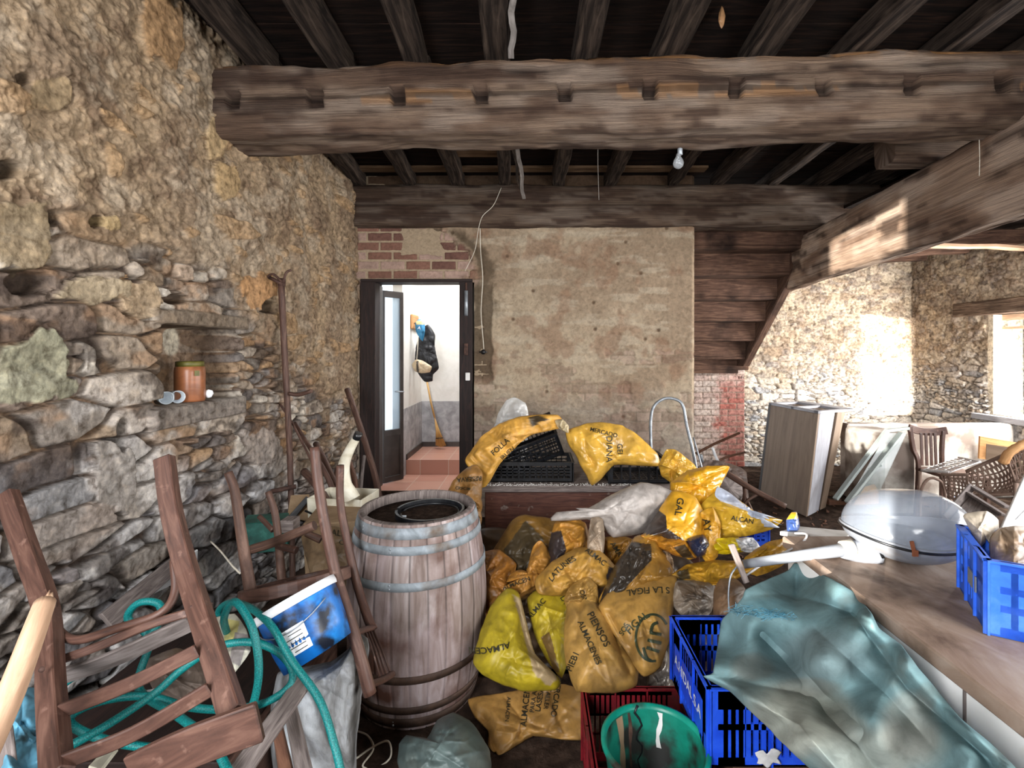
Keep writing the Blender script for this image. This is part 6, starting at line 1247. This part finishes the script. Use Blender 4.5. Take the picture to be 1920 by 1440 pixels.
Sack('folded_sack', 'brown beige folded sacks stuffed in the faded blue crate', [(1856, 1010), (1875, 990), (1905, 985), (1950, 995), (1985, 1040), (1980, 1100), (1900, 1090), (1858, 1062)], 1.62, 0.09, (156, 132, 108), cat='sack', wr=0.02, ws=10, tv=-0.1, fold=(0.1, 6, 1.4))
# ---- cabinet
cab = thing('cabinet', 'tall brown narrow cabinet lying tilted in front of the far wall', 'cabinet', (2.9, 5.2, 0))
Bb, Ab, Cb, = P(1512, 972, 4.93), P(1421, 925, 5.72), P(1552, 952, 5.27); Bb.z = Ab.z = Cb.z = 0.004
Bt, At, Ct = P(1534, 776, 4.88), P(1441, 759, 5.66), P(1590, 772, 5.22)
Db = Ab + (Cb - Bb); Dt = At + (Ct - Bt)
b = MB(); e = 0.02
def L3(a, b_, t_): return a.lerp(b_, t_)
b.hexa([Ab, Bb, L3(Bb, Cb, .06), L3(Ab, Db, .06), At, Bt, L3(Bt, Ct, .06), L3(At, Dt, .06)]); b.build('front_panel', M['cabinet'], cab, bevel=0.004)
b = MB(); q = [L3(Bb, Cb, .06), L3(Bb, Cb, .55), L3(Ab, Db, .55), L3(Ab, Db, .06), L3(Bt, Ct, .06), L3(Bt, Ct, .55), L3(At, Dt, .55), L3(At, Dt, .06)]; b.hexa(q); b.build('grey_carcass', M['cabgrey'], cab, bevel=0.004)
b = MB(); b.hexa([L3(Bb, Cb, .64), L3(Bb, Cb, .9), L3(Ab, Db, .9), L3(Ab, Db, .64), L3(Bt, Ct, .64), L3(Bt, Ct, .9), L3(At, Dt, .9), L3(At, Dt, .64)]); b.build('rear_panel', M['cabinet'], cab, bevel=0.004)
up_ = Vector((0, 0, 0.028))
for (t0, t1, s0, s1) in [(0, 1.25, -0.0, 0.08), (0, 0.12, 0, 1), (0.9, 1.25, 0, 1), (0, 1.25, 0.45, 0.52), (0, 1.25, 0.93, 1)]:
    c_ = [L3(L3(Bt, Ct, t0), L3(At, Dt, t0), s0), L3(L3(Bt, Ct, t1), L3(At, Dt, t1), s0), L3(L3(Bt, Ct, t1), L3(At, Dt, t1), s1), L3(L3(Bt, Ct, t0), L3(At, Dt, t0), s1)]
    b = MB(); b.hexa([*c_, *[p + up_ for p in c_]]); b.build('top_frame', M['cabgrey'], cab, bevel=0.003)
b = MB(); c_ = [Ab, L3(Ab, Bb, 0.04), L3(At, Bt, 0.04), At]; b.hexa([*[p + Vector((0, -0.012, 0)) for p in c_], *c_]); b.build('dark_edge', M['doormetal'], cab)
# wooden beam on floor behind
stick('floor_timber', 'round brown timber on the floor behind the cabinet', [(1548, 944, 5.4), (1580, 950, 5.4), (1640, 956, 5.2)], [0.06, 0.06], 'board_brown', 'timber', n=14)
# hand truck
stick('hand_truck', 'grey tubular hand truck frame leaning on the plastered wall', [(1226, 995, 4.45), (1224, 880, 4.5), (1221, 850, 4.55), (1220, 790, 4.65), (1226, 762, 4.7), (1244, 748, 4.72), (1264, 748, 4.72), (1280, 760, 4.7), (1288, 800, 4.65), (1300, 850, 4.55), (1309, 905, 4.4), (1320, 1000, 4.38)], 0.0145, 'metalgrey', 'hand truck', n=14)
stick('thin_pipe', 'thin pale pipe leaning right of the hand truck', [(1300, 820, 4.75), (1318, 885, 4.6), (1345, 1000, 4.45)], 0.008, 'metalgrey', 'pipe', n=8)
# bentwood chair lying in front of the cabinet
c3 = thing('bentwood_chair', 'tipped bentwood chair with round seat in front of the cabinet', 'chair', tuple(P(1400, 930, 4.2)))
rnd('chair_rail', c3, [(1352, 880, 4.0), (1390, 905, 3.9), (1430, 928, 3.8), (1474, 950, 3.7)], [0.026, 0.020], 'chair_old')
rnd('chair_rail', c3, [(1338, 892, 4.3), (1352, 890, 4.25), (1375, 892, 4.2), (1392, 905, 4.2), (1396, 925, 4.2), (1392, 950, 4.2)], [0.018, 0.014], 'chair_old')
rnd('chair_brace', c3, [(1395, 912, 4.15), (1412, 918, 4.15), (1420, 926, 4.15), (1402, 938, 4.15), (1392, 950, 4.15)], [0.012, 0.012], 'chair_old')
b = MB(); b.lathe([(0, 0), (0.13, 0.0), (0.135, 0.012), (0.13, 0.022), (0, 0.022)], P(1365, 915, 4.3), axis=(0.2, -0.9, 0.5), n=36); b.build('round_seat', M['board_grey'], c3)
rnd('chair_leg', c3, [(1396, 930, 4.25), (1410, 960, 4.1), (1420, 985, 4.0), (1430, 1038, 4.0)], [0.016, 0.014], 'chair_old')
for pts, r, mt, lab in [([(1306, 850, 5.6), (1340, 832, 5.8), (1386, 812, 6.0)], 0.016, 'board_brown', 'upper rusty brown bar against the red bricks'),
                        ([(1316, 884, 5.16), (1355, 860, 5.5), (1396, 848, 5.9)], 0.014, 'board_brown', 'lower brown bar against the red bricks'),
                        ([(1336, 840, 5.5), (1342, 856, 5.5), (1356, 884, 5.16)], 0.016, 'paper', 'white bent strip among the brown bars'),
                        ([(1314, 852, 5.5), (1318, 868, 5.5), (1334, 868, 5.5)], 0.02, 'metalgrey', 'white metal bracket left of the white bent strip')]:
    stick('loose_bar', lab, pts, r, mt, 'bar', n=8)
Sack('debris_sack', 'grey dusty debris behind the yellow sack tip under the brown bars', [(1310, 872), (1335, 862), (1365, 868), (1400, 885), (1400, 960), (1310, 960)], 5.2, 0.10, (112, 96, 88), cat='debris', wr=0.04)
# ---- far right corner: trough, chair, wicker, frames
tg = thing('stone_trough', 'white plastered stained trough in the far right corner', 'trough', (4.6, 5.6, 0))
b = MB(); b.box(3.62, 3.98, 4.98, 5.6, 0, 0.84); b.build('end_wall', M['concrete'], tg, bevel=0.03)
b = MB(); b.box(3.66, 5.6, 5.58, 5.74, 0, 0.86); b.build('rear_wall', M['concrete'], tg, bevel=0.02)
c4 = thing('slat_chair', 'brown slat-backed chair facing away beside the white trough', 'chair', (4.1, 4.9, 0))
Yc = 4.95
rect('rear_leg', c4, [(1706, 800, Yc), (1712, 840, Yc), (1722, 876, Yc - .02), (1716, 990, Yc - .02)], 0.035, 0.035)
rect('rear_leg', c4, [(1768, 808, Yc), (1766, 840, Yc), (1766, 876, Yc), (1766, 985, Yc)], 0.035, 0.035)
rect('crest_rail', c4, [(1704, 802, Yc - .01), (1725, 808, Yc + .02), (1750, 810, Yc + .02), (1776, 807, Yc - .01)], 0.022, 0.075, up=(0, 0, 1))
for u_ in (1727, 1736, 1745, 1753): rect('back_slat', c4, [(u_, 812, Yc), (u_ + 2, 873, Yc - .01)], 0.03, 0.010, up=(0, 1, 0))
b = MB(); q = P(1718, 876, Yc); b.box(q.x, q.x + 0.42, Yc - 0.40, Yc + 0.02, q.z - 0.03, q.z); b.build('seat', M['chair_old'], c4, bevel=0.006)
b = MB(); b.box(q.x + 0.02, q.x + 0.055, Yc - 0.38, Yc - 0.345, 0, q.z - 0.03); b.build('front_leg', M['chair_old'], c4)
b = MB(); b.box(q.x + 0.37, q.x + 0.405, Yc - 0.38, Yc - 0.345, 0, q.z - 0.03); b.build('front_leg', M['chair_old'], c4)
wk = thing('wicker_lounger', 'old brown woven wicker lounger with open rods, right edge', 'lounger', (4.1, 4.2, 0))
def weave(par, nm, corners, nu, nv, r, mat='wicker', bulge=0.05, diag=True):
    c = [P(*q) for q in corners]; n_ = (c[1] - c[0]).cross(c[3] - c[0]).normalized(); b = MB()
    def S_(s, t): return c[0].lerp(c[1], s).lerp(c[3].lerp(c[2], s), t) + n_ * bulge * math.sin(math.pi * s) * math.sin(math.pi * t)
    for i in range(nu + 1):
        s0 = i / nu; b.tube([S_(min(1, max(0, s0 + (0.12 * (k / 6 - .5) if diag else 0))), k / 6) for k in range(7)], r, 5)
        if diag: b.tube([S_(min(1, max(0, s0 - 0.25 * (k / 6 - .5))), k / 6) for k in range(7)], r, 5)
    for j in range(nv + 1): b.tube([S_(k / 6, j / nv) for k in range(7)], r * (2.2 if j in (0, nv) else 1.0), 5)
    return b.build(nm, M[mat], par)
weave(wk, 'rod_seat', [(1728, 882, 4.7), (1780, 886, 4.4), (1838, 866, 4.55), (1798, 858, 4.85)], 3, 9, 0.006, 'rod', 0.0, False)
weave(wk, 'woven_side', [(1765, 890, 4.4), (1815, 890, 4.2), (1815, 948, 4.1), (1778, 930, 4.35)], 6, 7, 0.006, bulge=0.04)
weave(wk, 'woven_back', [(1812, 884, 4.3), (1900, 846, 4.0), (1912, 925, 3.9), (1828, 930, 4.15)], 11, 8, 0.007, bulge=0.10)
weave(wk, 'woven_arm', [(1885, 850, 4.0), (1935, 822, 3.9), (1945, 880, 3.85), (1905, 905, 3.9)], 6, 5, 0.006, bulge=0.05)
b = MB(); b.tube(PC((1880, 868, 3.95), (1892, 850, 3.92), (1908, 838, 3.9), (1930, 826, 3.88), n=5), [0.034, 0.03], 10, rough=0.3); b.build('frayed_band', M['straw'], wk)
for (u_, v_, y_) in [(1725, 884, 4.7), (1782, 888, 4.4), (1905, 905, 3.9), (1800, 930, 4.2)]:
    b = MB(); p = P(u_, v_, y_); b.tube([p, Vector((p.x, p.y, 0.0))], 0.014, 8); b.build('leg', M['wicker'], wk)
b = MB(); pts = PC((1724, 985, 4.5), (1726, 925, 4.5), (1738, 900, 4.5), (1755, 898, 4.5), (1770, 915, 4.5), (1775, 985, 4.5), n=5); b.tube(pts, 0.012, 8); tag(b.build('bent_hoop', M['wicker']), 'dark bent hoop under the slat-backed chair', 'hoop')
fr1 = thing('window_frame', 'pale grey old window frame with glass leaning on the far wall', 'window frame', tuple(P(1630, 930, 5.4)))
rect('frame_bar', fr1, [(1566, 936, 4.75), (1664, 806, 4.92)], 0.05, 0.03, mat='framegrey'); rect('frame_bar', fr1, [(1588, 942, 4.65), (1690, 812, 4.88)], 0.05, 0.03, mat='framegrey')
rect('frame_bar', fr1, [(1660, 808, 4.93), (1704, 803, 4.9)], 0.04, 0.03, mat='framegrey'); rect('frame_bar', fr1, [(1628, 880, 4.78), (1652, 872, 4.78)], 0.03, 0.02, mat='framegrey')
b = MB(); c_ = PP((1590, 938, 4.66), (1650, 920, 4.72), (1700, 812, 4.9), (1664, 812, 4.9)); b.hexa([*c_, *[p + Vector((0, 0.006, 0)) for p in c_]]); b.build('glass_sheet', M['glasspane'], fr1)
slab('floor_board', 'broken brown board pieces on the floor below the leaning window frame', 'board', [(1600, 946, 4.95), (1622, 912, 5.1), (1648, 905, 5.1), (1648, 944, 4.95)], 0.03, 'straw')
pn = thing('framed_panel', 'brown framed door panel standing inside the white trough', 'panel', tuple(P(1870, 850, 5.3)))
slab_c = [(1836, 860, 5.50), (1838, 818, 5.52), (1908, 830, 5.30), (1900, 868, 5.28)]
c_ = PP(*slab_c); b = MB(); b.hexa([*c_, *[p + Vector((0, 0.02, 0)) for p in c_]]); b.build('panel_frame', M['straw'], pn)
c_ = PP((1848, 862, 5.46), (1849, 832, 5.46), (1902, 840, 5.27), (1898, 870, 5.25)); b = MB(); b.hexa([*c_, *[p + Vector((0, -0.006, 0)) for p in c_]]); b.build('panel_field', M['cabinet'], pn)
pc = thing('slatted_panel', 'grey wooden slatted crate side tilted in front of the wicker lounger', 'panel', tuple(P(1830, 940, 3.4)))
def strip(par, nm, a_, b_, w_, t_=0.018, mat='board_grey'): rect(nm, par, [a_, b_], w_, t_, mat=mat, up=(0, -1, 0.4))
strip(pc, 'slat', (1772, 972, 3.3), (1822, 912, 3.6), 0.05); strip(pc, 'slat', (1822, 912, 3.6), (1890, 952, 3.3), 0.05); strip(pc, 'slat', (1815, 924, 3.52), (1882, 966, 3.22), 0.035)
c_ = PP((1782, 976, 3.26), (1820, 928, 3.52), (1878, 962, 3.26), (1850, 990, 3.1)); b = MB(); b.hexa([*c_, *[p + Vector((0, 0.01, -0.006)) for p in c_]]); b.build('board_field', M['board_grey'], pc)
slab('white_board', 'tall pale board leaning at the right edge behind the blue crate', 'board', [(1878, 990, 2.9), (1940, 850, 3.2), (1985, 860, 3.2), (1950, 990, 2.9)], 0.02, 'white')
slab('blue_sheet', 'pale blue sheet behind the faded blue crate', 'sheet', [(1905, 975, 2.5), (1925, 955, 2.5), (1960, 958, 2.5), (1960, 985, 2.5)], 0.01, 'paper')
Sack('blue_rag', 'blue and white rag on the floor left of the slatted crate side', [(1770, 940), (1795, 928), (1812, 935), (1800, 952), (1778, 960)], 5.0, 0.03, (96, 116, 148), cat='rag')
b = MB()
for k in range(260):
    p = Vector((R.uniform(1.6, 4.6), R.uniform(3.6, 6.6), 0.0)); s_ = R.uniform(0.01, 0.05); a_ = R.uniform(0, 3.1)
    b.obox(p, (s_ * math.cos(a_), s_ * math.sin(a_), R.uniform(0, .01)), (-s_ * .4 * math.sin(a_), s_ * .4 * math.cos(a_), 0), (0, 0, R.uniform(0.004, 0.02)))
ru = tag(b.build('rubble_bits', M['board_brown'], fix=False), 'wood chips and rubble bits scattered on the floor of the far room', 'rubble'); ru['kind'] = 'stuff'
